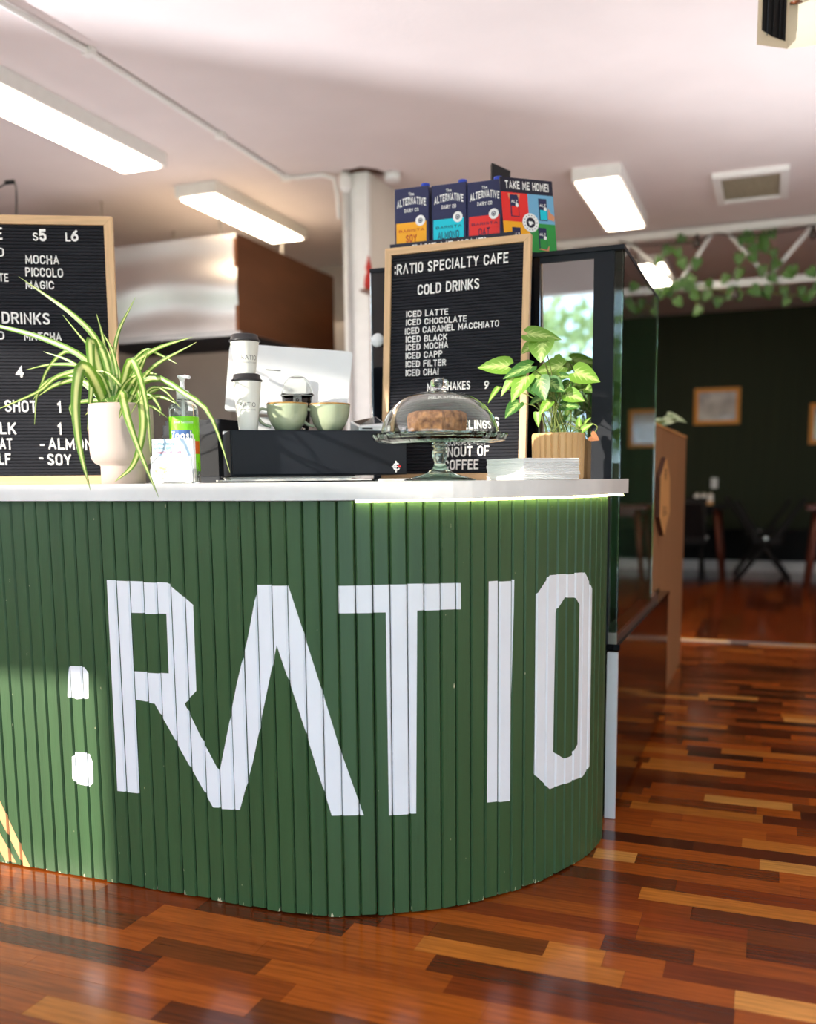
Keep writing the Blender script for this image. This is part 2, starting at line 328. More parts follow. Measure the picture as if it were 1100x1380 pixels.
def stroke_glyph(ch, bold):
    t = .13+max(0, bold-.02)*2.2; wd, lines = SF[ch]; v, f = [], []
    for ln in lines:
        P = [Vector((t/2+x*wd if wd else t/2, t/2+y*(1-t))) for x, y in ln]; P = [p for i, p in enumerate(P) if i == 0 or (p-P[i-1]).length > 1e-4]
        n = len(P); L_, R_ = [], []
        for i, p in enumerate(P):
            a = (P[i]-P[i-1]).normalized() if i else None; b = (P[i+1]-P[i]).normalized() if i < n-1 else None
            if a is None: d, k = b, 1; p = p - b*(t*.0 if len(ln) > 5 else 0)
            elif b is None: d, k = a, 1
            else: d = (a+b); d = d.normalized() if d.length > .05 else a; k = min(1.9, 1/max(.3, d.dot(a)))
            if (a is None or b is None) and wd: p = p + (-d if a is None else d)*(t/2 if ch in 'EFLTHDBPRIUKNMZ1' else t*.3)
            if (a is None or b is None) and not wd: p = p + (-d if a is None else d)*t/2
            q = Vector((-d.y, d.x))*t/2*k; L_.append(p+q); R_.append(p-q)
        b0 = len(v); v += [tuple(x) for x in L_+R_]
        for i in range(n-1): f.append((b0+n+i, b0+n+i+1, b0+i+1, b0+i))
    from collections import Counter
    c = Counter()
    for q in f:
        for i in range(4): c[tuple(sorted((q[i], q[(i+1) % 4])))] += 1
    return v, f, [e for e, k in c.items() if k == 1], wd+t
_gl = {}
def glyph(ch, bold=.0):
    key = (ch, bold)
    if key in _gl: return _gl[key]
    if ch in SF and bold > 0:
        k = caph(); v, f, be, wd = stroke_glyph(ch, bold); _gl[key] = ([(a*k, b*k) for a, b in v], f, be, wd*k); return _gl[key]
    cu = bpy.data.curves.new('g', 'FONT'); cu.body = ch; cu.size = 1; cu.offset = bold; cu.resolution_u = 3
    ob = bpy.data.objects.new('g', cu); COL.objects.link(ob); bpy.context.view_layer.update()
    me = ob.evaluated_get(bpy.context.evaluated_depsgraph_get()).to_mesh()
    v = [(p.co.x, p.co.y) for p in me.vertices]; f = [tuple(p.vertices) for p in me.polygons]
    from collections import Counter
    c = Counter()
    for q in f:
        for i in range(len(q)): c[tuple(sorted((q[i], q[(i+1) % len(q)])))] += 1
    be = [e for e, k in c.items() if k == 1]
    x0 = min(a for a, b in v) if v else 0; x1 = max(a for a, b in v) if v else .3
    bpy.data.objects.remove(ob); bpy.data.curves.remove(cu)
    v = [(a-x0, b) for a, b in v]
    _gl[key] = (v, f, be, x1-x0); return _gl[key]
CAP = None
def layout(txt, bold, gap=.11, space=.34):
    x = 0; out = []
    for ch in txt:
        if ch == ' ': x += space; continue
        v, f, be, wd = glyph(ch, bold); out.append((ch, x)); x += wd+gap
    return out, x-gap
def caph():
    global CAP
    if CAP is None: CAP = max(b for a, b in glyph('H', 0)[0])
    return CAP
def text(mb, txt, fn, width, cap, mi=0, depth=0, bold=.02):
    """fn(u,v,n)->point ; text starts at u=0 on the baseline"""
    lay, tot = layout(txt, bold); sx = width/tot; sy = cap/caph()
    for ch, x in lay:
        v, f, be, wd = glyph(ch, bold)
        k = mb.add([fn((x+a)*sx, b*sy, depth) for a, b in v])
        for q in f: mb.face([k+i for i in q], mi)
        if depth:
            k2 = mb.add([fn((x+a)*sx, b*sy, 0) for a, b in v])
            for a, b in be: mb.face((k+a, k+b, k2+b, k2+a), mi)

# ================================================================ ROOM SHELL
ZC = 2.883; YW = 11.37; XR = 4.0; XL = -10.5; YF = -1.5
floor = struct(MB().box((XL, YF, -.1), (XR, 6.276, -.004)).build('floor', 'subfloor'))
floor2 = struct(MB().box((XL, 6.29, -.1), (XR, YW+.1, -.004)).build('floor', 'subfloor'))
TONE = {'n': (142, 66, 18), 'o': (160, 78, 22), 'l': (182, 106, 38), 'p': (206, 140, 68), 'r': (122, 50, 14), 'd': (90, 37, 12), 'm': (112, 52, 16), 'k': (70, 29, 10)}
unit = MB().box((0, 0, 0), (1, 1, 1))
bme = unit.build('floor_board', 'board'); bme_mesh = bme.data; bpy.data.objects.remove(bme)
bme2_mesh = bme_mesh.copy(); bme2_mesh.materials.clear(); bme2_mesh.materials.append(M['board2'])
rb = random.Random(5)
PITCH = .073
fixed = {-5: [(-2.2, -1.71, 'm'), (-1.71, -1.235, 'd'), (-1.235, -.9, 'n'), (-.9, -.5, 'o')], -1: [(-1.3, -.9, 'd'), (-.9, -.72, 'o'), (-.72, -.26, 'l'), (-.26, -.037, 'o'), (-.037, .4, 'p')],
         -2: [(-2, -1.39, 'r'), (-1.39, -.95, 'o'), (-.95, -.665, 'o'), (-.665, -.035, 'd'), (-.035, .4, 'o')], -3: [(-1.9, -1.4, 'm'), (-1.4, -1.05, 'o'), (-1.05, -.6, 'n'), (-.6, -.1, 'r'), (-.1, .4, 'n')],
         -4: [(-1.9, -1.3, 'o'), (-1.3, -1.0, 'm'), (-1.0, -.5, 'o'), (-.5, .1, 'o')],
         8: [(-.436, -.321, 'p'), (-.321, .05, 'm'), (.05, .5, 'o')], 9: [(-.45, .0, 'o'), (0, .4, 'p')], 7: [(-.5, .1, 'o'), (.1, .5, 'n')],
         10: [(-.45, -.18, 'k'), (-.18, .3, 'd'), (.3, .7, 'm')], 11: [(-.45, -.05, 'o'), (-.05, .3, 'l')],
         5: [(-.56, -.282, 'r'), (-.282, .25, 'l'), (.25, .6, 'n')], 6: [(-.6, -.2, 'd'), (-.2, .3, 'r')], 4: [(-.7, -.15, 'r'), (-.15, .4, 'd')],
         3: [(-.7, -.26, 'n'), (-.26, -.02, 'r'), (-.02, .4, 'm')], 2: [(-.8, -.26, 'r'), (-.26, -.02, 'n'), (-.02, .4, 'd')],
         -7: [(-1.6, -1.11, 'n'), (-1.11, -.75, 'd'), (-.75, -.3, 'r')], -6: [(-1.9, -1.5, 'o'), (-1.5, -.94, 'o'), (-.94, -.4, 'm')],
         21: [(-.4, -.17, 'l'), (-.17, .2, 'd'), (.2, .6, 'n')], 20: [(-.42, -.06, 'l'), (-.06, .4, 'm')], 29: [(-.4, -.147, 'l'), (-.147, .25, 'd')], 28: [(-.35, .1, 'd')]}
boards = []
for k in range(-9, 60):
    Y0 = 1.935+PITCH*k
    if Y0+PITCH > 6.27: break
    xmin = -.47 if Y0 > 2.7 else (-1.5*Y0+.5 if Y0 < 1.6 else -(2.25)); xmin = -2.3 if Y0 < 2.0 else (-.95 if Y0 < 2.3 else (-.62 if Y0 < 2.7 else -.52))
    xmax = .02 + .055*Y0 + (.12 if Y0 < 3 else 0)
    segs = list(fixed.get(k, []))
    x = min([a for a, b, c in segs], default=xmax); 
    if not segs:
        x = xmin - rb.random()*.3
        while x < xmax:
            ln = rb.choice([.13, .2, .27, .33, .4, .5]); segs.append((x, x+ln, rb.choices('nolprdmk', [6, 6, 3, 1, 5, 4, 4, 2])[0])); x += ln
    else:
        e = max(b for a, b, c in segs)
        while e < xmax: ln = rb.choice([.2, .3, .4]); segs.append((e, e+ln, rb.choice('noorm'))); e += ln
        while x > xmin: ln = rb.choice([.2, .3, .4]); segs.append((x-ln, x, rb.choice('noorm'))); x -= ln
    boards += [(a, b, Y0, t) for a, b, t in segs]
near = boards[:296]; rest = boards[296:]
def plank(me, par, x0, y0, x1, y1, t, z=0):
    o = bpy.data.objects.new('floor_board', me); COL.objects.link(o); o.parent = par
    o.location = (x0, y0, -.004); o.scale = (x1-x0, y1-y0, .0038+z)
    c = lin(TONE[t]); j = rb.uniform(.88, 1.12); o.color = (c[0]*j, c[1]*j*rb.uniform(.96, 1.04), c[2]*j, 1)
for a, b, Y0, t in near: plank(bme_mesh, floor, a+.0003, Y0+.0003, b-.0003, Y0+PITCH-.0003, t, rb.uniform(0, .0002))
far_mats = []
for t in 'nolprdmk':
    far_mats.append(mat('far_floorboard_tone', TONE[t], .14, noise=.2, nscale=14, stretch=(.5, 7, 1)))
mb = MB()
for a, b, Y0, t in rest: mb.box((a+.0003, Y0+.0003, -.004), (b-.0003, Y0+PITCH-.0003, 0), 'nolprdmk'.index(t))
if rest: stuff(mb.build('floor_boards', far_mats, floor))
x = -1.3
while x < .9:
    y = 6.29 - rb.random()*.6
    while y < YW:
        ln = rb.uniform(.7, 1.6); plank(bme2_mesh, floor2, x+.0005, max(y, 6.291), x+.1395, min(y+ln, YW-.01), rb.choice('rrdmrn')); y += ln
    x += .14
# threshold between the floors
t = struct(MB().box((-1.5, 6.262, 0), (2.2, 6.30, .006)).build('trim_1', 'aluminium'))
MB().box((-1.0, 6.266, .006), (-.25, 6.296, .0075)).build('brass_inlay', 'brass', t)
MB().box((.13, 6.266, .006), (.9, 6.296, .0075)).build('brass_inlay', 'brass', t)

ceil = struct(MB().box((XL, YF-.2, ZC), (XR, YW+.2, ZC+.1)).build('ceiling', 'ceiling'))
struct(MB().box((XL, YW, -.1), (XR, YW+.15, ZC)).build('wall_back', 'darkgreen'))
struct(MB().box((XR, YF, -.1), (XR+.15, YW, ZC)).build('wall_right', 'wall'))
struct(MB().box((XL-.15, YF, -.1), (XL, YW, ZC)).build('wall_left', 'wall'))
struct(MB().box((-3.2, YW-.02, -.004), (XR, YW, .11)).build('baseboard_back', 'white'))
# unseen street-side wall (behind the camera), its openings shaped to steer the light
wf = MB()
def wallbox(x0, x1, z0, z1): wf.box((x0, YF-.12, z0), (x1, YF, z1))
wallbox(XL, -8.013, -.1, ZC)                    # left of the shopfront
wallbox(-8.013, XR, 2.83, ZC)                   # lintel
wallbox(-8.013, -5.8, -.1, .70); wallbox(-5.8, -5.2, -.1, ZC)
wallbox(-5.2, -4.17, -.1, 1.155); wallbox(-5.2, -4.17, 1.78, 2.25); wallbox(-4.17, -3.2, -.1, 2.25)   # slots shaped to drop sun on the counter's left and the worktop
wallbox(-3.2, -1.95, -.1, 2.83); wallbox(-1.95, -.9, -.1, 1.15); wallbox(-1.95, XR, 2.42, 2.83); wallbox(-.95, -.88, -.1, 2.42); wallbox(1.3, 1.4, -.1, 2.42); wallbox(3.6, XR, -.1, ZC)
struct(wf.build('wall_front', 'wall'))
for i, (x0, x1, z0, z1) in enumerate(((-7.9, -5.8, .70, 2.83), (-1.95, 3.6, 0, 2.42), (-5.2, -3.2, 2.25, 2.83), (-5.2, -4.17, 1.155, 1.78))):
    p = lamp('window_portal', 'AREA', ((x0+x1)/2, YF+.02, (z0+z1)/2), 10, direction=(0, 1, 0), shape='RECTANGLE', size=x1-x0, size_y=z1-z0); p.data.cycles.is_portal = True

# kitchen partition with its white post
pw = struct(MB().box((-2.46, 5.44, -.004), (-2.33, 7.6, ZC)).build('wall_partition', 'wall'))
struct(MB().box((-2.49, 5.4, -.004), (-2.335, 5.44, ZC)).build('trim_2', 'white'))
struct(MB().box((XL, 7.6, -.004), (-2.33, 7.7, ZC)).build('wall_kitchen', 'greywall'))
hole = MB(); 
pts = [(-2.47, 5.34), (-2.42, 5.35), (-2.35, 5.33), (-2.28, 5.40), (-2.25, 5.49), (-2.29, 5.50), (-2.34, 5.44), (-2.48, 5.40)]
hole.prism(pts, ZC-.006, ZC-.0005).build('ragged_ceiling_hole', 'rubber', ceil)
# ceiling conduit
cp = [atz(x, y, ZC-.015) for x, y in ((-60, -40), (0, 3), (120, 70), (297, 183), (385, 240))]
cp += [Vector((-2.60, 5.33, ZC-.015)), Vector((-2.545, 5.38, ZC-.03)), Vector((-2.53, 5.39, ZC-.12)), Vector((-2.52, 5.39, ZC-.26))]
cd = tag(MB().tube(cp, .013).build('conduit_pipe', 'white'), 'thin white conduit running across the ceiling to the white post', 'pipe')
for q in (2, 3, 4): MB().box((cp[q].x-.025, cp[q].y-.02, ZC-.03), (cp[q].x+.025, cp[q].y+.02, ZC)).build('pipe_clip', 'white', cd)
dp = thing('drain_pipe', 'white round pipe with a bulbous top running down the white post', 'pipe', (-2.47, 5.375, 0))
MB().tube([(-2.47, 5.375, 0), (-2.47, 5.375, ZC-.12)], .018).build('pipe', 'white', dp)
MB().lathe([(.02, 0), (.035, .03), (.036, .08), (.025, .12)], (-2.47, 5.375, ZC-.12), n=16).build('pipe_cap', 'white', dp)
sd = tag(MB().lathe([(.045, 0), (.05, .02), (.05, .045)], (*atz(529, 244, ZC-.045).xy, ZC-.045), n=20).build('smoke_detector', 'whiteplastic'), 'small round white detector on the ceiling behind the milk cartons', 'detector')

# ceiling lights
def ceil_light(x0, y0, x1, y1, label):
    t = thing('ceiling_light', label, 'ceiling light', ((x0+x1)/2, (y0+y1)/2, ZC), 'long fluorescent ceiling lights')
    MB().box((x0-.012, y0-.015, 2.81), (x1+.012, y1+.015, ZC)).build('housing', 'white', t)
    MB().rbox((x0+.01, y0+.012, 2.803), (x1-.01, y1-.012, 2.812), .01).build('diffuser', 'tube', t)
ceil_light(-3.54, 3.44, -3.27, 4.68, 'long white fluorescent light at upper left, cut by the left edge')
ceil_light(-3.55, 5.22, -3.28, 6.41, 'long white fluorescent light over the stainless range hood')
ceil_light(-1.19, 5.87, -.925, 7.06, 'white fluorescent light right of the milk cartons')
ceil_light(-1.19, 8.3, -.925, 9.5, 'far fluorescent light glowing through the ivy beside the truss')
# vent
a = atz(960, 235, ZC); vx0, vx1, vy0, vy1 = -.43, .01, 6.28, 6.90
v = thing('ceiling_vent', 'square ceiling vent with a dusty beige grille and white frame', 'vent', ((vx0+vx1)/2, (vy0+vy1)/2, ZC))
for q in ((vx0, vy0, vx1, vy0+.05), (vx0, vy1-.05, vx1, vy1), (vx0, vy0+.05, vx0+.05, vy1-.05), (vx1-.05, vy0+.05, vx1, vy1-.05)):
    MB().box((q[0], q[1], ZC-.03), (q[2], q[3], ZC)).build('frame', 'white', v)
g = MB().box((vx0+.05, vy0+.05, ZC-.006), (vx1-.05, vy1-.05, ZC-.001))
for i in range(20): y = vy0+.06+i*.0255; g.box((vx0+.05, y, ZC-.018), (vx1-.05, y+.008, ZC-.006))
g.build('grille', 'vent', v)
# beige air unit at the top right
p0, p1, p2 = atY(1020, 60, 3.42), atY(1061, 66, 3.5), atY(1190, 48, 3.5)
ac = thing('air_conditioner', 'aged beige air unit with black louvres hanging at the top right corner', 'air conditioner', (p1.x, p1.y+.1, p1.z))
up = Vector((0, 0, ZC-2.42)); bk = Vector((.05, .35, 0)); m = MB()
k = m.add([p0, p1, p2, p2+bk+Vector((0, 0, .3)), p0+bk+Vector((0, 0, .3)), p0+up, p1+up, p2+up, p2+bk+up, p0+bk+up])
for i in range(5): j = (i+1) % 5; m.face((k+i, k+j, k+5+j, k+5+i))
m.face([k+i for i in range(5)]); m.face([k+5+i for i in range(5)]); m.build('case', 'beige', ac)
n = (p1-p0).cross(Vector((0, 0, 1))).normalized(); e = (p1-p0)
if n.dot(EYE-p0) < 0: n = -n
m = MB(); m.poly([p0+e*.14+n*.001+Vector((0, 0, .045)), p0+e*.5+n*.001+Vector((0, 0, .03)), p0+e*.93+n*.001+Vector((0, 0, .022)), p0+e*.93+n*.001+up, p0+e*.14+n*.001+up]); m.build('grille_opening', 'black', ac)
for f_ in (.3, .5, .7, .84):
    q = p0+e*f_+n*.004; MB().box((-.001, -.002, .03), (.001, .002, .46), fr=Matrix.Translation(q)).build('louvre', 'blackmetal', ac)
MB().lathe([(.0, 0), (.02, .003), (.0, .006)], atY(1073, 5, 3.49), n=12).build('screw_cap', 'brownwood', ac)

# ================================================================ COUNTER
base = [(-2.75, 1.92), (-1.98, 1.92), (-1.3, 1.92), (-1.12, 1.919), (-1.03, 1.924), (-.923, 1.954), (-.776, 2.032), (-.684, 2.108), (-.575, 2.245), (-.502, 2.377), (-.453, 2.516), (-.436, 2.62), (-.436, 2.68), (-.455, 2.75), (-.50, 2.82)]
curve = [p.xy for p in bez([(x, y, 0) for x, y in base], 240)]
acc = [0]
for a, b in zip(curve, curve[1:]): acc.append(acc[-1]+(b-a).length)
def cpos(s):
    s = max(0, min(s, acc[-1]-1e-6))
    import bisect
    i = bisect.bisect_right(acc, s)-1; t = (s-acc[i])/(acc[i+1]-acc[i]); return curve[i].lerp(curve[i+1], t)
def cnor(s): d = (cpos(s+.004)-cpos(s-.004)).normalized(); return Vector((d.y, -d.x))
counter = thing('service_counter', 'curved cafe counter clad in dark green slats with big white painted lettering', 'counter', (-1.1, 2.3, 0))
W = .04; NS = int(acc[-1]/W); W = acc[-1]/NS; FT = .011; ZT = 1.004
slats = []
for i in range(NS):
    s0, s1 = i*W, (i+1)*W; A, B = cpos(s0), cpos(s1); d = (B-A).normalized(); nn = Vector((d.y, -d.x)); g = .0009+random.random()*.0006; c = .0035
    L_ = (B-A).length; off = random.uniform(-.0006, .0006)
    prof = [(g, -FT), (g, -.0045+off), (g+c, off), (L_-g-c, off), (L_-g, -.0045+off), (L_-g, -FT)]
    slats.append((s0, s1, A, d, nn, L_, prof))
    zt = ZT+random.uniform(-.001, .001); zb = .002+random.random()*.004+(.008 if 0 else 0)
    m = MB(); P = [A+d*u+nn*v_ for u, v_ in prof]; kk = m.add([(p.x, p.y, zb) for p in P]+[(p.x, p.y, zt) for p in P])
    for j in range(5): m.face((kk+j, kk+j+1, kk+6+j+1, kk+6+j))
    m.face((kk+5, kk, kk+6, kk+11)); m.face([kk+j for j in range(6)]); m.face([kk+6+j for j in range(6)])
    m.build('slat', 'slat', counter)
m = MB()
for off0, zz in ((FT+.001, 0),):
    back = [(p.x, p.y) for p in [cpos(acc[-1]*i/80) - cnor(acc[-1]*i/80)*(FT+.001) for i in range(81)]]
    inner = [(-.6, 2.83), (-.62, 2.6), (-1.1, 2.2), (-2.75, 2.2)]
    m.prism(back+inner, .03, ZT)
m.build('carcass', 'groove', counter)

def chit(x, y):
    d = ray(x, y); best = None
    for (s0, s1, A, dd, nn, L_, pr) in slats:
        # EYE.xy + t d.xy = A + u dd
        det = d.x*(-dd.y) - d.y*(-dd.x)
        if abs(det) < 1e-9: continue
        bx, by = A.x-EYE.x, A.y-EYE.y
        t = (bx*(-dd.y) - by*(-dd.x))/det; u = (d.x*by - d.y*bx)/det
        if t > 0 and -1e-4 <= u <= L_+1e-4 and (best is None or t < best[0]): best = (t, s0+u, H+t*d.z)
    return (best[1], best[2]) if best else None
def clip(poly, a, keep_gt, ax=0):
    out = []
    for i in range(len(poly)):
        p, q = poly[i], poly[(i+1) % len(poly)]; fp = (p[ax]-a)*(1 if keep_gt else -1); fq = (q[ax]-a)*(1 if keep_gt else -1)
        if fp >= 0: out.append(p)
        if (fp > 0 and fq < 0) or (fp < 0 and fq > 0):
            t = fp/(fp-fq); out.append((p[0]+(q[0]-p[0])*t, p[1]+(q[1]-p[1])*t))
    return out
def paint(name, loops, material, label=None):
    rr = random.Random(3)
    L3 = []
    for lp in loops:
        dens = []
        for i in range(len(lp)):
            a, b = lp[i], lp[(i+1) % len(lp)]; n = max(1, int(math.dist(a, b)/12))
            for j in range(n): dens.append((a[0]+(b[0]-a[0])*j/n, a[1]+(b[1]-a[1])*j/n))
        L3.append([Vector((*chit(*p), 0)) for p in dens if chit(*p)])
    flat = [p for l in L3 for p in l]; tris = tessellate_polygon(L3); m = MB()
    for (s0, s1, A, d, nn, L_, pr) in slats:
        facets = [(pr[1], pr[2]), (pr[2], pr[3]), (pr[3], pr[4])]; js = rr.uniform(-.002, .002)
        for t in tris:
            poly = [(flat[i].x, flat[i].y+js) for i in t]
            if max(p[0] for p in poly) < s0 or min(p[0] for p in poly) > s1: continue
            for (a, b) in facets:
                q = clip(clip(poly, s0+a[0], True), s0+b[0], False)
                if len(q) < 3: continue
                pts = []
                for s_, z in q:
                    u = s_-s0; f_ = (u-a[0])/(b[0]-a[0]); n_ = a[1]+(b[1]-a[1])*f_+.0005; pp = A+d*u+nn*n_; pts.append((pp.x, pp.y, z))
                m.poly(pts)
    o = m.build(name, material, counter, merge=True)
    if label: o['label'] = label
    return o
LET = {
 'R': [[(144.2, 782.3), (192.4, 784.6), (225.8, 786), (243.4, 800.9), (260.5, 816.2), (264.7, 932), (249, 948.3), (268.9, 990), (295.8, 1041), (287.4, 1088.8), (208.6, 948.3), (183.1, 943.7), (188.2, 1069.8), (158.6, 1066.5)],
       [(177.6, 826.8), (224.4, 827.8), (227.6, 908), (181.3, 905.6)]],
 'A': [[(295.8, 1041), (319, 922.8), (334.7, 855.6), (346.8, 789.3), (388.5, 789.3), (412.6, 862.5), (436.2, 936.8), (456.6, 1004), (490.4, 1098.3), (447.3, 1099.2), (416.2, 999.5), (400, 948.4), (373.2, 869.5), (357, 948.3), (340.7, 1027), (323.6, 1090.6), (287.4, 1088.8)]],
 'T': [[(455.2, 789.4), (620.8, 786.6), (621.2, 821.8), (562.3, 823.7), (560.9, 1096.9), (524.3, 1099.2), (520.1, 825.5), (455.7, 826.5)]],
 'I': [[(658.8, 783.8), (693.1, 781.9), (688, 1078.3), (656.5, 1082)]],
 'O': [[(740.9, 775.4), (788.7, 771.7), (797.9, 793), (794.2, 1031.9), (785, 1047.2), (740.9, 1063.5), (719.1, 1043.5), (722.4, 803.3)],
       [(761.8, 804.7), (774.8, 804.7), (780.8, 815.3), (778, 1004), (770.1, 1018), (759.5, 1022.6), (745.5, 1013.4), (748.8, 825.5)]]}
for k_, l_ in LET.items(): paint('painted_letter', l_, 'slatpaint', 'large white painted letter '+k_)
paint('painted_dot', [[(92, 898), (114, 899), (119.5, 907), (119.5, 941), (104, 943), (91, 938)]], 'slatpaint', 'upper white dot of the painted colon')
paint('painted_dot', [[(97, 1019), (103, 1014), (121, 1016), (125.5, 1028), (126, 1055), (120, 1060.5), (104, 1057), (97.5, 1048)]], 'slatpaint', 'lower white dot of the painted colon')
paint('bare_streak', [[(-6, 1066), (41, 1168), (31, 1166), (-6, 1092)]], 'tanpaint', 'diagonal bare tan streak at the lower left')
paint('bare_streak', [[(-6, 1112), (22, 1163), (8, 1161), (-6, 1136)]], 'tanpaint', 'short bare tan streak at the lower left')

# worktop
TT = 1.047; m = MB(); ov = .018
outl = [(p.x, p.y) for p in [cpos(acc[-1]*i/60) + cnor(acc[-1]*i/60)*ov for i in range(58)]]
outl = [p for p in outl if p[1] < 2.66] + [(-.408, 2.72), (-.402, 2.833)]
inner = [(-.60, 2.833), (-1.25, 2.833), (-1.6, 2.80), (-2.75, 2.80)]
top = m.prism(outl+inner, TT-.041, TT).build('countertop', 'topedge'); tag(top, 'long white worktop with chipped edges on the green counter', 'countertop')
bv = top.modifiers.new('b', 'BEVEL'); bv.width = .003; bv.segments = 2; bv.limit_method = 'ANGLE'; bv.angle_limit = radians(50)
led = [(*(cpos(s)+cnor(s)*.010), TT-.044) for s in [acc[-1]*(.64+.345*i/40) for i in range(41)]] + [(-.41, 2.79, TT-.047)]
MB().tube(led, .0026, n=6).build('led_strip', 'tape', top)

# ================================================================ DISPLAY CABINET
CY0, CX1, CX0, CZ = 2.84, -.428, -1.22, 1.714
cab = thing('display_cabinet', 'tall black display cabinet with mirrored front glass and clear glass side', 'display cabinet', (-.82, 3.4, 0))
GZ0 = .585; YB = 3.69
MB().box((CX0, CY0+.01, 0), (CX1-.035, 4.34, .53)).build('plinth', 'black', cab)
MB().box((CX1-.034, CY0+.012, .02), (CX1, 4.34, .525)).build('base_panel', 'gloss', cab)
lab(MB().box((CX1-.028, CY0-.004, 0.002), (CX1+.004, CY0+.011, .525)).build('corner_strip', 'stripmetal', cab), 'dented bright metal corner strip')
MB().box((CX0, CY0+.01, .53), (CX1+.008, 4.30, .548)).build('ledge', 'blackgloss', cab)
MB().box((CX1-.05, CY0+.01, .548), (CX1-.002, 3.92, GZ0)).build('glass_channel', 'steel', cab)
# front frame and mirror
def fx(px, py=450): return atY(px, py, CY0).x
g0, g1 = fx(727), fx(800, 400)
MB().box((CX0, CY0, .548), (g0, CY0+.04, CZ)).build('front_panel', 'blackgloss', cab)
MB().box((g1, CY0, .548), (CX1-.028, CY0+.04, CZ-.012)).build('front_stile', 'blackmetal', cab)
MB().box((g0, CY0+.006, .6), (g1, CY0+.03, CZ-.03)).build('mirror_glass', 'mirror', cab)
MB().box((g0, CY0, .548), (g1, CY0+.04, .6)).build('front_rail', 'blackmetal', cab)
MB().box((g0, CY0, CZ-.03), (g1, CY0+.04, CZ-.012)).build('front_rail', 'blackmetal', cab)
MB().box((CX1-.026, CY0, GZ0), (CX1-.003, CY0+.012, CZ-.012)).build('glass_edge', 'glassgreen', cab)
MB().box((CX0-.003, CY0-.004, .548), (CX0, CY0+.04, CZ-.01)).build('edge_trim', 'chrome', cab)
MB().box((CX0-.003, CY0-.006, CZ-.012), (CX1, YB, CZ)).build('top_panel', 'blackmetal', cab)
MB().box((CX1-.03, CY0+.02, CZ-.065), (CX1-.008, YB-.01, CZ-.012)).build('top_rail', 'black', cab)
MB().box((CX0, CY0+.05, .548), (CX0+.02, YB, CZ-.012)).build('side_panel', 'black', cab)
MB().box((CX0+.02, YB-.02, .548), (CX1-.01, YB, CZ-.012)).build('back_panel', 'greenreflect', cab)
MB().box((CX1-.007, CY0+.013, GZ0-.01), (CX1-.001, YB, CZ-.012)).build('side_glass', 'glass', cab)
MB().box((CX1-.012, YB-.012, GZ0), (CX1+.0, YB+.004, CZ-.012)).build('glass_edge', 'glassgreen', cab)
q = atY(510, 459, CY0); MB().lathe([(.0, .0), (.02, .001), (.022, .006), (.018, .011), (0, .012)], (0, 0, 0), n=20)
kb = MB(); fr = Matrix.Translation((q.x, CY0-.002, q.z)) @ Matrix.Rotation(pi/2, 4, 'X')
kb.lathe([(.0, .0), (.021, .0), (.022, .005), (.018, .011), (.0, .012)], (0, 0, 0), n=20); kb.v = [fr @ v_ for v_ in kb.v]
lab(kb.build('knob', 'whiteplastic', cab), 'round white knob')

# ================================================================ ROOM DIVIDER
dv = thing('room_divider', 'plywood room divider panel standing behind the glass cabinet', 'room divider', (-.6, 4.9, 0))
DX = -.469
MB().box((-.80, 4.345, 0), (DX, 5.50, 1.262)).build('panel', 'ply', dv)
MB().box((-.80, 3.95, .56), (DX, 4.341, 1.264)).build('panel', 'ply', dv)
MB().box((-.80, 3.95, 1.266), (DX+.002, 5.502, 1.276)).build('top_edge', 'plylight', dv)
hx = [atX(x, y, DX+.02) for x, y in ((897.9, 616), (902.4, 645), (902.2, 690), (894.6, 722.5), (888.6, 697), (889.8, 643))]
m = MB(); k = m.add([(DX+.003, p.y, p.z) for p in hx]+[(DX+.022, p.y, p.z) for p in hx])
for i in range(6): j = (i+1) % 6; m.face((k+i, k+j, k+6+j, k+6+i), 1)
m.face([k+i for i in range(6)], 1); m.face([k+6+i for i in range(6)])
hp = thing('hexagonal_plaque', 'elongated hexagonal pale wood plaque fixed to the plywood divider', 'sign', (DX, hx[0].y, hx[2].z))
m.build('plate', ['plylight', 'plydark'], hp)
cyq = (hx[0].y+hx[3].y)/2; m = MB()
for (dz, w_, t_) in ((1.09, .09, 'R'), (.93, .16, 'RA')):
    text(m, t_, lambda u, v, n, dz=dz, w_=w_: Vector((DX+.0225, cyq-w_/2+u, dz-.05+v)), w_, .045)
m.build('burnt_marking', 'plydark', hp)
sp_ = thing('leafy_sprig', 'pale variegated leaf sprig lying on top of the plywood divider', 'plant', (DX-.05, 4.6, 1.277))

# ================================================================ LEAF BUILDERS
def ribbon(pts, width, fold=.25, n=18, side=None, up0=None):
    P = bez(pts, n); m = MB(); N_ = len(P); rows = []
    for i, p in enumerate(P):
        t = i/(N_-1); d = (P[min(i+1, N_-1)]-P[max(i-1, 0)]).normalized(); v = (p-EYE).normalized()
        a = d.cross(v)
        a = a.normalized() if a.length > .05 else Vector((1, 0, 0)); nrm = a.cross(d)
        if side: a = (a*cos(side)+nrm*sin(side)); nrm = a.cross(d)
        wd = width*.5*(min(1, .55+t*2) if t < .25 else 1)*(1-t**3)**.9 + .0004
        rows.append(m.add([p-a*wd+nrm*wd*fold, p, p+a*wd+nrm*wd*fold]))
    for i in range(N_-1):
        A, B = rows[i], rows[i+1]; ta, tb = i/(N_-1), (i+1)/(N_-1)
        m.face((A, A+1, B+1, B), 0, True, ((.5+0, 0) and (1, ta), (0, ta), (0, tb), (1, tb)))
        m.face((A+1, A+2, B+2, B+1), 0, True, ((0, ta), (1, ta), (1, tb), (0, tb)))
    return m
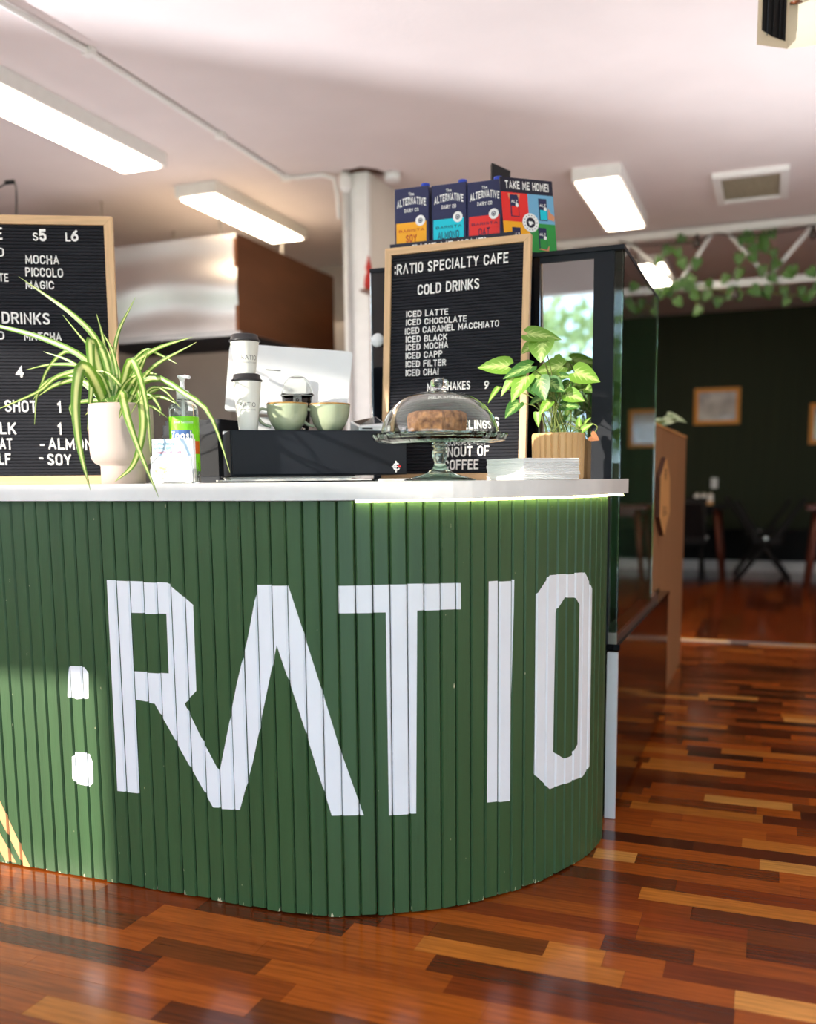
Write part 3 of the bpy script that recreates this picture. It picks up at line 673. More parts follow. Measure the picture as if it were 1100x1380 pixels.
def blade(base, tip, width, nrm, curl=.15, heart=.25, cup=.2):
    """arrowhead / ovate leaf blade"""
    d = tip-base; L_ = d.length; d = d.normalized(); a = d.cross(nrm).normalized(); nrm = a.cross(d).normalized(); m = MB(); rows = []
    prof = [(-heart*.55, .35), (-heart*.35, .72), (-.02, .95), (.15, 1.0), (.35, .93), (.55, .74), (.75, .45), (.9, .2), (1, .01)]
    for t, wf_ in prof:
        c = base+d*(max(t, 0 if t > -.03 else t*.0)*L_) + nrm*(-curl*L_*t*t if t > 0 else 0)
        row = []
        for u in (-1, -.5, 0, .5, 1):
            back = (t*L_ if t < 0 else 0)*abs(u)
            row.append(c + d*back + a*(u*wf_*width/2) + nrm*(abs(u)*width*.5*cup*wf_ + .012*width*math.sin(t*19)*abs(u)))
        rows.append(m.add(row))
    for i in range(len(rows)-1):
        A, B = rows[i], rows[i+1]
        for j in range(4):
            ua = (1, .5, 0, .5, 1)
            m.face((A+j, A+j+1, B+j+1, B+j), 0, True, ((ua[j], i/8), (ua[j+1], i/8), (ua[j+1], (i+1)/8), (ua[j], (i+1)/8)))
    return m
for (x0, y0, x1, y1, w_, yy) in ((886, 571, 914, 563, .06, 4.3), (905, 563, 930, 566, .08, 4.6), (900, 566, 918, 557, .05, 4.5)):
    a_, b_ = atY(x0, y0, yy), atY(x1, y1, yy+.1); blade(a_, b_, w_, Vector((.3, -.6, .8))).build('leaf', 'sprig', sp_)
MB().tube([(DX-.05, 4.25, 1.285), atY(890, 569, 4.3), atY(910, 565, 4.5)], .006).build('stem', 'stem', sp_)

# ================================================================ LETTER BOARDS
def letter_board(label, root, u, vtilt, w_, h_, fw, lines, name='letter_board'):
    """root = lower left outer corner, u = unit vector to the right; leans back by vtilt"""
    u = Vector(u).normalized(); into = Vector((-u.y, u.x, 0)); vv = (Vector((0, 0, 1))*cos(vtilt)+into*sin(vtilt)).normalized(); into = vv.cross(u)*-1
    into = u.cross(vv)*-1
    Mx = Matrix(((u.x, into.x, vv.x, root[0]), (u.y, into.y, vv.y, root[1]), (u.z, into.z, vv.z, root[2]), (0, 0, 0, 1)))
    t = thing(name, label, 'letter board', root, 'menu letter boards'); t.matrix_world = Mx; t.rotation_mode = 'XYZ'
    def lp(mb_, nm, mt, lb=None):
        me_o = mb_.build(nm, mt); me_o.parent = t; return me_o
    D = .02
    def rail(a, b, c, d, mt): 
        mb_ = MB(); mb_.v = []; k = mb_.add([(p[0], 0, p[1]) for p in (a, b, c, d)]+[(p[0], D, p[1]) for p in (a, b, c, d)])
        mb_.face((k, k+1, k+2, k+3)); mb_.face((k+7, k+6, k+5, k+4))
        for i in range(4): j = (i+1) % 4; mb_.face((k+i, k+4+i, k+4+j, k+j))
        lp(mb_, 'frame_rail', mt)
    g = .0004
    rail((0, 0), (w_, 0), (w_-fw, fw), (fw, fw), 'pineh'); rail((fw, h_-fw), (w_-fw, h_-fw), (w_, h_), (0, h_), 'pineh')
    rail((0, 0+g), (fw-g, fw+g), (fw-g, h_-fw-g), (0, h_-g), 'pinev'); rail((w_-fw+g, fw+g), (w_, g), (w_, h_-g), (w_-fw+g, h_-fw-g), 'pinev')
    fl = MB(); pit = .0098; z = fw; ring = []
    nrow = int((h_-2*fw)/pit); pit = (h_-2*fw)/nrow
    for i in range(nrow):
        z0 = fw+i*pit
        for (dz, dy) in ((0, .011), (.12*pit, .007), (.35*pit, .006), (.65*pit, .006), (.88*pit, .007)): ring.append((z0+dz, dy))
    ring.append((h_-fw, .011)); k = fl.add([(fw, dy, z_) for z_, dy in ring]+[(w_-fw, dy, z_) for z_, dy in ring]); n = len(ring)
    for i in range(n-1): fl.face((k+i, k+n+i, k+n+i+1, k+i+1))
    lp(fl, 'felt_panel', 'felt'); lp(MB().box((fw, .013, fw), (w_-fw, .018, h_-fw)), 'backing_board', 'blackmetal')
    inv = Mx.inverted(); nrm = into; cache = {}
    for (txt, x0, y0, x1, y1, cap, bold) in lines:
        A = inv @ atPlane(x0, y0, Vector(root)+into*.005, nrm); B = inv @ atPlane(x1, y1, Vector(root)+into*.005, nrm)
        A2 = inv @ atPlane(x0, y0-cap, Vector(root)+into*.005, nrm); ch_ = (A2.z-A.z)*(.93 if cap > 11 else .86)
        lay, tot = layout(txt, bold); dx = B.x-A.x; sx = dx/tot; sy = ch_/caph(); sl = (B.z-A.z)/dx
        for ch, x in lay:
            key = (ch, bold)
            if key not in cache:
                v, f, be, wd = glyph(ch, bold); mm = MB(); k = mm.add([(a_, b_, 0) for a_, b_ in v]+[(a_, b_, 1) for a_, b_ in v]); nn_ = len(v)
                for q in f: mm.face([k+nn_+i for i in q])
                for a_, b_ in be: mm.face((k+a_, k+b_, k+nn_+b_, k+nn_+a_))
                o_ = mm.build('letter', 'letter'); cache[key] = o_.data; bpy.data.objects.remove(o_)
            px_ = A.x+x*sx; wd = glyph(ch, bold)[3]*sx
            if px_ < fw*.8 or px_+wd > w_-fw*.5: continue
            o_ = bpy.data.objects.new('letter', cache[key]); COL.objects.link(o_); o_.parent = t
            o_.rotation_euler = (pi/2, 0, 0); o_.scale = (sx, sy, .0014)
            o_.location = (px_, .0058, A.z+sl*x*sx+random.uniform(-.0004, .0004))
    return t
BO = .03
RL = [(':R^TIO SPECIALTY CAFE', 532, 370.9, 685, 354, 15, BO), ('COLD DRINKS', 563, 398, 646, 388.6, 15, BO),
      ('ICED LATTE', 547.6, 427.6, 604, 424, 9.5, BO), ('ICED CHOCOLATE', 547.4, 438.9, 629, 433.2, 9.5, BO), ('ICED CARAMEL MACCHIATO', 546, 451, 672.5, 440, 10, BO),
      ('ICED BLACK', 547, 462, 602.7, 458, 10, BO), ('ICED MOCHA', 547, 472.8, 604, 468.5, 10, BO), ('ICED CAPP', 546.7, 484, 596, 481, 10, BO),
      ('ICED FILTER', 546.7, 495.4, 601, 492.6, 10, BO), ('ICED CHAI', 546.7, 507.2, 591, 505, 10.5, BO),
      ('MILKSHAKES', 575.7, 527.4, 633.7, 524.4, 12, BO), ('9', 652.7, 524.3, 659, 524, 12, BO), ('FEELINGS', 608, 579, 672.7, 575, 14, BO), ('YOU', 631, 594.5, 653, 593, 14, BO),
      ('RUNOUT OF', 586, 616.5, 659, 614, 14.5, BO), ('COFFEE', 597.6, 633.5, 644.7, 632.6, 14.7, BO)]
x0 = atY(514, 600, 2.72).x; x1 = atY(708, 600, 2.72).x; hgt = (atY(614, 323.5, 2.755).z-TT)
letter_board('letter board with pine frame reading RATIO SPECIALTY CAFE COLD DRINKS', (x0, 2.715, TT+.0005), (1, 0, 0), radians(4.5), x1-x0, hgt/cos(radians(4.5)), .0208, RL)
LL = [('E', -5, 323, 3.5, 323.3, 18, BO), ('S', 44.5, 324.5, 51.5, 324.7, 12, BO), ('5', 53, 325.4, 63, 325.7, 18, .05), ('L', 88.5, 325.3, 95.5, 325.4, 13, BO), ('6', 96, 325.5, 106, 325.7, 17, .05),
      ('O', -4, 346, 5.7, 346.2, 13, BO), ('MOCHA', 34.6, 355.3, 80, 356.6, 12.8, BO), ('PICCOLO', 34.6, 372.5, 85, 374, 13, BO), ('TE', -1, 379.4, 11.5, 380.2, 12, BO), ('MAGIC', 35, 389.8, 73, 390.2, 12, BO),
      ('DRINKS', 3, 435.8, 67.5, 437.8, 17, BO), ('O', -3, 457.6, 6, 457.8, 12, BO), ('MATCHA', 33, 458.8, 83, 459.6, 12, BO), ('4', 22, 509.2, 32.6, 509.5, 17, .05),
      ('SHOT', 7, 555, 50, 556, 17, BO), ('1', 78, 556.5, 82.5, 556.6, 17, .04), ('LK', 0.5, 585, 22, 585.4, 17, BO), ('1', 78.5, 585.6, 83, 585.7, 17, .04),
      ('AT', 0, 605.6, 17, 606, 16.5, BO), ('-', 54, 605.8, 60.5, 605.9, 15, BO), ('ALMOND', 65.5, 605.8, 137, 607, 16.5, BO), ('LF', -1, 626.3, 15, 626.6, 16.5, BO), ('-', 52.8, 623.5, 59, 623.6, 15, BO), ('SOY', 64.4, 626.8, 96.5, 627.4, 16.5, BO)]
uL = Vector((.893, .449, 0)); bR = atY(166.5, 648, 2.42); bR.z = TT+.0005
wL = .62; rootL = bR-uL*wL; nL = Vector((-.449, .893, 0))
hL = atPlane(152, 290, bR, nL).z-TT
letter_board('letter board with pine frame behind the spider plant, listing MOCHA PICCOLO MAGIC', tuple(rootL), uL, radians(1.0), wL, hL, .0255, LL)

# ================================================================ THINGS ON THE WORKTOP
# spider plant
px_, pY = 167, 2.035; pc = atY(px_, 648, pY); PX, PY = pc.x, pc.y
sp = thing('potted_spider_plant', 'striped spider plant in a round-shouldered beige planter on the worktop', 'potted plant', (PX, PY, TT))
MB().lathe([(.056, 0), (.056, .044), (.057, .047), (.070, .053), (.079, .066), (.081, .085), (.081, .19), (.079, .2), (.076, .203), (.073, .2), (.073, .06), (0, .055)], (PX, PY, TT+.0005), n=48).build('planter', 'terracotta', sp)
MB().lathe([(0, .19), (.072, .188)], (PX, PY, TT), n=24).build('soil', 'soil', sp)
def c1(x, y): return (x/3.4375, 270+y/3.4375)
SPL = [([(525, 900), (470, 690), (350, 540), (85, 352)], 27, -.02), ([(520, 930), (400, 740), (200, 640), (0, 585), (-60, 578)], 24, -.03), ([(510, 910), (350, 760), (200, 700)], 14, .02),
       ([(490, 900), (410, 780), (250, 760), (120, 785)], 15, .03), ([(520, 940), (400, 800), (270, 815), (170, 890), (-40, 980)], 20, -.02), ([(500, 940), (380, 835), (260, 855), (180, 905)], 22, .0),
       ([(480, 930), (340, 815), (240, 830), (175, 890), (160, 1040)], 18, .02), ([(490, 850), (330, 700), (230, 770), (185, 870), (150, 930)], 14, .04),
       ([(490, 900), (440, 700), (418, 660), (425, 850), (405, 1070)], 40, -.05), ([(480, 930), (420, 800), (372, 780), (350, 950), (370, 1150), (420, 1345)], 42, -.155),
       ([(525, 900), (480, 650), (447, 525)], 14, .03), ([(525, 880), (540, 640), (628, 448)], 17, .03), ([(560, 900), (600, 780), (720, 690), (890, 633)], 22, .02),
       ([(620, 920), (700, 780), (910, 657)], 18, .0), ([(570, 900), (640, 760), (720, 688)], 26, .03), ([(600, 920), (650, 850), (740, 825), (850, 890), (950, 960), (1010, 1080), (1065, 1260)], 22, -.02),
       ([(560, 890), (575, 940), (595, 1020), (650, 1170), (735, 1375)], 28, -.155), ([(560, 900), (600, 748), (640, 800), (680, 960), (697, 1170)], 28, -.07), ([(640, 880), (662, 1050), (620, 1220), (530, 1305)], 28, -.10),
       ([(640, 920), (740, 870), (820, 880)], 18, .02), ([(650, 930), (740, 910), (815, 940)], 16, .0), ([(620, 940), (700, 955), (780, 1010)], 14, -.03), ([(640, 930), (720, 905), (800, 920)], 14, .04),
       ([(580, 930), (565, 970), (553, 1010)], 16, -.09), ([(500, 940), (440, 955), (395, 995)], 18, -.05), ([(490, 930), (360, 935), (325, 960), (335, 1005)], 14, -.02), ([(600, 850), (680, 705), (740, 715), (820, 757)], 15, .05),
       ([(530, 920), (500, 780), (380, 640), (290, 530)], 12, .01), ([(540, 920), (520, 760), (470, 640)], 18, 0), ([(550, 920), (575, 800), (660, 700), (715, 690)], 14, .04), ([(545, 930), (450, 800), (300, 760)], 14, .03),
       ([(500, 935), (420, 850), (330, 830), (250, 860)], 16, .02), ([(560, 930), (640, 800), (690, 690)], 22, -.01), ([(520, 930), (470, 850), (400, 800), (330, 790)], 18, .02), ([(600, 930), (640, 830), (620, 760)], 16, -.02),
       ([(650, 930), (700, 870), (760, 880), (835, 960)], 12, .01), ([(600, 930), (560, 860), (500, 800), (440, 790)], 20, -.02), ([(630, 930), (690, 900), (740, 960), (740, 1000)], 12, -.02),
       ([(530, 935), (545, 830), (520, 700), (480, 620)], 20, .0), ([(540, 935), (580, 850), (640, 810), (650, 900), (600, 1000)], 14, -.06)]
rl = random.Random(12)
for i in range(14):
    a_ = rl.uniform(-1, 1); SPL.append(([(560+a_*50, 930), (560+a_*110, 850-rl.uniform(0, 60)), (560+a_*rl.uniform(150, 230), 790+rl.uniform(-40, 110))], rl.uniform(14, 20), rl.uniform(-.04, .05)))
mm_px = 2.5/1265
for pts, wd, dy in SPL:
    P = []; n_ = len(pts)
    for i, (x, y) in enumerate(pts):
        X_, Y_ = c1(x, y); t_ = i/(n_-1); yy = PY + dy*min(1, t_*(3 if dy < -.09 else 1.6))
        P.append(atY(X_, Y_, yy))
    b0 = P[0].copy(); b0.x = PX+(b0.x-PX)*.8
    start = Vector((PX+(b0.x-PX)*.6, PY+dy*.2, TT+.187))
    if P[0].z > TT+.19: P = [start]+P
    ribbon(P, wd/3.4375*mm_px*1.22, fold=random.uniform(.15, .45), n=20).build('leaf', 'spider', sp)
# sanitiser bottle
bx = atY(251, 648, 2.10); bt = thing('sanitizer_bottle', 'clear pump bottle with lime green label beside the beige planter', 'bottle', (bx.x, bx.y, TT))
bc = (bx.x, bx.y, TT+.0005)
MB().lathe([(.034, 0), (.038, .003), (.038, .185), (.036, .196), (.026, .208), (.015, .213), (.0145, .222)], bc, n=40).build('bottle_body', 'soap', bt)
MB().lathe([(.0385, .030), (.0385, .170)], bc, n=40, close=False).build('label_wrap', 'lime', bt)
for ar in bt.children:
    if ar.name.startswith('label_wrap'):
        bm = bmesh.new(); bm.from_mesh(ar.data); bmesh.ops.delete(bm, geom=[f for f in bm.faces if len(f.verts) > 4], context='FACES'); bm.to_mesh(ar.data); bm.free()
lw = MB(); az0 = math.atan2(-bx.y, -bx.x)
def cyl(c, r, az0): return lambda u, v, n: Vector((c[0]+(r+n)*cos(az0+u/r), c[1]+(r+n)*sin(az0+u/r), c[2]+v))
cf = cyl(bc, .0388, az0)
def patch(m_, fn, u0_, u1_, v0_, v1_, mi, k=8, n_=0):
    for i in range(k):
        a_, b_ = u0_+(u1_-u0_)*i/k, u0_+(u1_-u0_)*(i+1)/k; m_.poly([fn(a_, v0_, n_), fn(b_, v0_, n_), fn(b_, v1_, n_), fn(a_, v1_, n_)], mi)
patch(lw, cf, .018, .05, .075, .108, 0); patch(lw, cf, -.036, .02, .105, .135, 1); 
text(lw, 'Zoosh', lambda u, v, n: cf(-.036+u, .112+v, .0006), .06, .02, 2, 0, .04)
text(lw, 'HAND SANITISER', lambda u, v, n: cf(-.026+u, .152+v, .0006), .05, .005, 2, 0, .02)
lw.build('label_print', ['labelorange', 'labelblue', 'printwhite'], bt)
pm = MB().lathe([(.0165, .215), (.0165, .236), (.009, .239), (.0055, .241), (.005, .258), (.008, .266), (.013, .272), (.012, .275), (0, .276)], bc, n=24)
pm.tube([(bc[0], bc[1], bc[2]+.27), (bc[0]+.012, bc[1]-.006, bc[2]+.272), (bc[0]+.03, bc[1]-.012, bc[2]+.268)], .0045, n=8)
pm.build('pump', 'whiteplastic', bt); MB().tube([(bc[0], bc[1], bc[2]+.02), (bc[0], bc[1], bc[2]+.22)], .003, n=8).build('dip_tube', 'whiteplastic', bt)
# card holder
ca = atY(203, 648, 1.965); cb = atY(262, 648, 1.985); cw = (cb-ca).xy.length; uc = Vector((cb.x-ca.x, cb.y-ca.y, 0)).normalized(); nc = Vector((uc.y, -uc.x, 0))
ch = thing('card_holder', 'clear acrylic holder in front of the pump bottle', 'card holder', (ca.x, ca.y, TT))
def cfr(u, v, n): return Vector((ca.x, ca.y, TT+.0005))+uc*u+Vector((0, 0, v))+nc*n
def slab(m_, fn, u0_, u1_, v0_, v1_, n0, n1, mi=0):
    k = m_.add([fn(*p) for p in ((u0_, v0_, n0), (u1_, v0_, n0), (u1_, v1_, n0), (u0_, v1_, n0), (u0_, v0_, n1), (u1_, v0_, n1), (u1_, v1_, n1), (u0_, v1_, n1))])
    for q in ((0, 3, 2, 1), (4, 5, 6, 7), (0, 1, 5, 4), (1, 2, 6, 5), (2, 3, 7, 6), (3, 0, 4, 7)): m_.face([k+i for i in q], mi)
m = MB(); slab(m, cfr, 0, cw, 0, .002, -.03, .004); slab(m, cfr, 0, cw, .002, .05, -.03, -.028); slab(m, cfr, 0, .0015, .002, .035, -.028, .002); slab(m, cfr, cw-.0015, cw, .002, .035, -.028, .002)
m.build('acrylic_tray', 'glass', ch)
cards = thing('affirmation_cards', 'pack of blue and white cards reading INSPIRATIONAL AFFIRMATIONS please take one', 'cards', cfr(cw/2, .003, 0))
m = MB(); slab(m, cfr, .006, cw-.002, .0025, .109, -.018, -.004); slab(m, cfr, .002, cw-.006, .0025, .066, -.0035, -.001); m.build('card_stack', 'paper', cards)
m = MB(); slab(m, cfr, .0065, cw-.0025, .067, .1085, -.0039, -.0036); m.build('header_print', 'skyprint', cards)
m = MB(); text(m, 'INSPIRATIONAL', lambda u, v, n: cfr(.011+u, .093+v, -.0032), .055, .0065); text(m, 'AFFIRMATIONS', lambda u, v, n: cfr(.011+u, .083+v, -.0032), .046, .006)
for q in range(6): slab(m, cfr, .062-(q % 3)*.003, .098, .018+q*.0055, .0187+q*.0055, -.0009, -.0006)
m.build('lettering', 'teal', cards)
m = MB(); text(m, 'please take one', lambda u, v, n: cfr(.018+u+v*.3, .073+v, -.0032), .065, .008); m.build('script', 'pinkprint', cards)
m = MB(); m.poly([cfr(.032+.022*cos(t)*(.8 if t > pi else 1), .026+.017*sin(t), -.0006) for t in [i*2*pi/20 for i in range(20)]]); m.build('shell_drawing', 'shell', cards)
# black printer
pr = thing('receipt_printer', 'black receipt printer behind the pump bottle', 'printer', (*atY(262, 645, 2.42).xy, TT))
a_, b_ = atY(221, 645, 2.42), atY(298, 645, 2.42); zt_ = atY(260, 572, 2.42).z
MB().rbox((a_.x, 2.42, TT+.0005), (b_.x, 2.60, zt_), .008).build('printer_body', 'blackmetal', pr)
MB().box((a_.x+.004, 2.416, TT+.02), (b_.x-.004, 2.42, zt_-.03)).build('front_cover', 'black', pr)
MB().rbox((a_.x+.003, 2.43, zt_+.0003), (b_.x-.003, 2.59, zt_+.014), .008).build('printer_lid', 'blackmetal', pr)
MB().box((a_.x-.03, 2.46, TT+.001), (a_.x-.001, 2.56, zt_-.025)).build('side_housing', 'black', pr)

# cash drawer on magazines
dA = atY(312, 640, 2.20); du = Vector((.806, .592, 0)).normalized(); dn = Vector((du.y, -du.x, 0)); DW = .49; DD = .27; ZD0 = TT+.0185; DH = .122
def dfr(u, v, n): return Vector((dA.x, dA.y, 0))+du*u+dn*n+Vector((0, 0, v))
rm = random.Random(2)
for i in range(5):
    lb = ['lowest black magazine under the cash drawer', 'second magazine from the bottom under the cash drawer', 'middle magazine of the pile under the cash drawer', 'second magazine from the top under the cash drawer', 'topmost curled magazine directly under the cash drawer'][i]
    mg = thing('magazine', lb, 'magazine', dfr(.2, TT+.001+i*.0035, -.1), 'magazines under the cash drawer')
    o1 = rm.uniform(-.03, .01); o2 = .34+rm.uniform(-.05, .06); m = MB(); slab(m, dfr, o1, o2, TT+.0005+i*.0035, TT+.0035+i*.0035, -.22, .018+rm.uniform(-.01, .008)); 
    m.build('pages', 'papergrey' if i % 4 else 'charcoal', mg)
    m = MB(); slab(m, dfr, o1, o2, TT+.0036+i*.0035, TT+.0039+i*.0035, -.22, .017); m.build('cover', 'paper' if i % 2 else 'charcoal', mg)
lm = thing('loose_magazine', 'flat dark magazine on the worktop below the right end of the cash drawer', 'magazine', dfr(.42, TT, -.05))
m = MB(); slab(m, dfr, .41, .50, TT+.0005, TT+.0075, -.2, .012); m.build('pages', 'papergrey', lm)
m = MB(); slab(m, dfr, .41, .50, TT+.0077, TT+.0085, -.2, .011); m.build('cover', 'charcoal', lm)
dr = thing('cash_drawer', 'wide dark grey cash drawer box carrying the cups', 'cash drawer', dfr(DW/2, ZD0, -DD/2))
m = MB(); slab(m, dfr, 0, DW, ZD0, ZD0+DH, -DD, -.012); m.build('drawer_case', 'blackmetal', dr)
m = MB(); slab(m, dfr, .004, DW-.004, ZD0+.004, ZD0+DH-.004, -.0115, 0); m.build('drawer_front', 'blackmetal', dr)
m = MB()
for t0 in range(10):
    a0, a1 = radians(50+t0*28), radians(50+(t0+1)*28); R1, R0 = .011, .007; c0 = (DW-.032, ZD0+.022)
    m.poly([dfr(c0[0]+R0*cos(a0), c0[1]+R0*sin(a0), .0004), dfr(c0[0]+R1*cos(a0), c0[1]+R1*sin(a0), .0004), dfr(c0[0]+R1*cos(a1), c0[1]+R1*sin(a1), .0004), dfr(c0[0]+R0*cos(a1), c0[1]+R0*sin(a1), .0004)])
slab(m, dfr, DW-.046, DW-.02, ZD0+.021, ZD0+.0235, .0002, .0006); slab(m, dfr, DW-.035, DW-.032, ZD0+.006, ZD0+.038, .0002, .0006); m.build('emblem', 'printwhite', dr)
m = MB(); slab(m, dfr, DW-.028, DW-.02, ZD0+.020, ZD0+.025, .0006, .001); m.build('emblem_dot', 'red', dr)
ZD = ZD0+DH+.0005
def on_drawer(px, n):     # point over the drawer top at pixel column px, n metres behind its face
    p = atPlane(px, 583, dfr(0, 0, -n), dn); return p.x, p.y
# paper cups
def paper_cup(px, n, z, h_, r0_, r1_, label, tx):
    x, y = on_drawer(px, n); t = thing('takeaway_cup', label, 'cup', (x, y, z), 'stacked takeaway cups'); c = (x, y, z)
    MB().lathe([(r0_, 0), (r0_+.0005, .002), (r1_, h_), (r1_+.001, h_+.001)], c, n=40).build('cup_body', 'cup', t)
    MB().lathe([(r1_+.0015, h_-.001), (r1_+.0035, h_), (r1_+.0035, h_+.004), (r1_-.0005, h_+.006), (r1_-.003, h_+.017), (r1_-.006, h_+.019), (r1_-.009, h_+.016), (0, h_+.016)], c, n=40).build('lid', 'lid', t)
    az = math.atan2(-y, -x); m = MB()
    def fn(u, v, n_):
        zz = tx+v; r = r0_+(r1_-r0_)*zz/h_+.0004; return Vector((x+r*cos(az+u/r), y+r*sin(az+u/r), z+zz))
    text(m, 'RATIO', lambda u, v, n_: fn(u-.022+(.012 if h_ < .11 else 0), v, n_), .045, .012, 0, 0, 0); text(m, 'SPECIALTY CAFE', lambda u, v, n_: fn(u-.022+(.012 if h_ < .11 else 0), v-.009, n_), .045, .0035, 0, 0, .02)
    m.build('print', 'greyprint', t); return z+h_+.0165
z1_ = paper_cup(335, .055, ZD, .132, .0255, .0385, 'taller lower takeaway cup with black lid on the cash drawer', .062)
paper_cup(333.5, .055, z1_, .088, .0265, .0385, 'shorter takeaway cup standing on the lid of another cup', .038)
# stoneware cups
def stone_cup(px, n, label, hd):
    x, y = on_drawer(px, n); t = thing('stoneware_cup', label, 'cup', (x, y, ZD), 'sage green stoneware cups'); c = (x, y, ZD)
    MB().lathe([(.028, 0), (.034, .003), (.047, .022), (.055, .045), (.057, .066), (.0575, .0715), (.0545, .0715), (.053, .05), (.044, .024), (.03, .009), (0, .008)], c, n=48).build('cup_body', 'sage', t)
    MB().lathe([(.0575, .0716), (.058, .0735), (.0565, .0755), (.0545, .0735), (.0545, .0716)], c, n=48, close=True).build('rim', 'rim', t)
    e = Vector((-du.x, -du.y, 0))*cos(hd)+Vector((dn.x, dn.y, 0))*sin(hd); b_ = Vector(c)
    pts = bez([b_+e*.054+Vector((0, 0, .058)), b_+e*.072+Vector((0, 0, .06)), b_+e*.082+Vector((0, 0, .045)), b_+e*.07+Vector((0, 0, .022)), b_+e*.046+Vector((0, 0, .012))], 20)
    MB().tube(pts, .004, n=8).build('handle', 'sage', t)
stone_cup(388, .062, 'left sage green stoneware cup with ochre rim and visible handle', -.1)
stone_cup(445, .064, 'right sage green stoneware cup with ochre rim', .1)
# plastic cup with dome lid, behind the stoneware cups
x, y = on_drawer(402, .175); pcup = thing('plastic_cup', 'clear plastic cup with dome lid behind the stoneware cups', 'cup', (x, y, ZD))
MB().lathe([(.028, 0), (.03, .003), (.046, .105), (.0445, .105), (.0285, .004), (0, .003)], (x, y, ZD), n=36).build('cup_body', 'glass', pcup)
MB().lathe([(.0475, .106), (.0485, .109), (.046, .112), (.0445, .122), (.038, .142), (.024, .158), (.012, .163), (.0115, .1615), (.023, .1565), (.037, .1405), (.0435, .121), (.0452, .107)], (x, y, ZD), n=36, close=True).build('dome_lid', 'glass', pcup)
az = math.atan2(-y, -x); m = MB(); fn = cyl((x, y, ZD), .043, az); patch(m, fn, -.012, .012, .078, .1, 0, 6); m.build('sticker', 'papergrey', pcup)
m = MB(); text(m, 'R', lambda u, v, n: fn(-.005+u, .082+v, .0005), .01, .013, 0, 0, .05); m.build('sticker_print', 'black', pcup)
# tablet till
tb = thing('till_tablet', 'white backed tablet till on its stand behind the cups', 'tablet', (*on_drawer(390, .2), ZD))
nt_ = .235
tl = [atPlane(px, py, dfr(0, 0, -nt_ - ad), dn) for px, py, ad in ((310, 462, .05), (476, 474, .05), (466, 566, .0), (303, 552, .0))]
def rquad(P, r=.16, seg=4):
    out = []
    for i in range(4):
        p, a_, b_ = P[i], P[i-1], P[(i+1) % 4]; A_ = p.lerp(a_, min(.4, .014/(p-a_).length)); B_ = p.lerp(b_, min(.4, .014/(p-b_).length))
        for j in range(seg+1):
            t_ = j/seg; out.append(A_.lerp(p, t_).lerp(p.lerp(B_, t_), t_))
    return out
oq = rquad(tl); nn_ = (tl[1]-tl[0]).cross(tl[3]-tl[0]).normalized()
if nn_.dot(EYE-tl[0]) < 0: nn_ = -nn_
m = MB(); k = m.add(oq+[p-nn_*.012 for p in oq]); n = len(oq); m.face([k+i for i in range(n)]); m.face([k+n+i for i in range(n)][::-1], 1)
for i in range(n): j = (i+1) % n; m.face((k+i, k+j, k+n+j, k+n+i), 0)
m.build('tablet_shell', ['whiteplastic', 'screen'], tb)
cq = [tl[0].lerp(tl[1], .33).lerp(tl[3].lerp(tl[2], .33), .45), tl[0].lerp(tl[1], .64).lerp(tl[3].lerp(tl[2], .64), .45), tl[0].lerp(tl[1], .64).lerp(tl[3].lerp(tl[2], .64), .98), tl[0].lerp(tl[1], .33).lerp(tl[3].lerp(tl[2], .33), .98)]
cqr = rquad([p+nn_*.001 for p in cq]); m = MB(); k = m.add(cqr+[p+nn_*.012 for p in cqr]); n = len(cqr); m.face([k+n+i for i in range(n)])
for i in range(n): j = (i+1) % n; m.face((k+i, k+j, k+n+j, k+n+i))
m.build('stand_hinge', 'whiteplastic', tb)
m = MB(); slab(m, dfr, .0, .28, ZD, ZD+.008, -.268, -.232); slab(m, dfr, .09, .2, ZD+.008, ZD+.05, -.262, -.252); m.build('stand_base', 'whiteplastic', tb)
a_ = tl[0].lerp(tl[3], .36).lerp(tl[1].lerp(tl[2], .36), .30); b_ = tl[0].lerp(tl[3], .36).lerp(tl[1].lerp(tl[2], .36), .42)
m = MB(); m.tube([a_+nn_*.001, b_+nn_*.001], .0012, n=6); m.build('slot_mark', 'greyprint', tb)
# card reader
x, y = on_drawer(497, .10); crd = thing('card_reader', 'white card reader with dark tilted screen at the right end of the cash drawer', 'card reader', (x, y, ZD))
fr = Matrix.Translation((x, y, ZD)) @ Matrix.Rotation(math.atan2(du.y, du.x), 4, 'Z')
m = MB(); k = m.add([fr @ Vector(p) for p in ((-.04, -.05, .0), (.04, -.05, 0), (.04, .07, 0), (-.04, .07, 0), (-.04, -.05, .014), (.04, -.05, .02), (.04, .07, .05), (-.04, .07, .034))])
for q in ((0, 3, 2, 1), (4, 5, 6, 7), (0, 1, 5, 4), (1, 2, 6, 5), (2, 3, 7, 6), (3, 0, 4, 7)): m.face([k+i for i in q])
ob = m.build('reader_body', 'whiteplastic', crd); bv = ob.modifiers.new('b', 'BEVEL'); bv.width = .004; bv.segments = 2
m = MB(); m.poly([fr @ Vector(p) for p in ((-.034, -.035, .0185), (.034, -.035, .0248), (.034, .055, .0475), (-.034, .055, .0335))]); m.build('reader_screen', 'screen', crd)
m = MB(); m.box((-.03, -.052, .006), (.0, -.0505, .009), fr=fr); m.build('card_slot', 'black', crd)

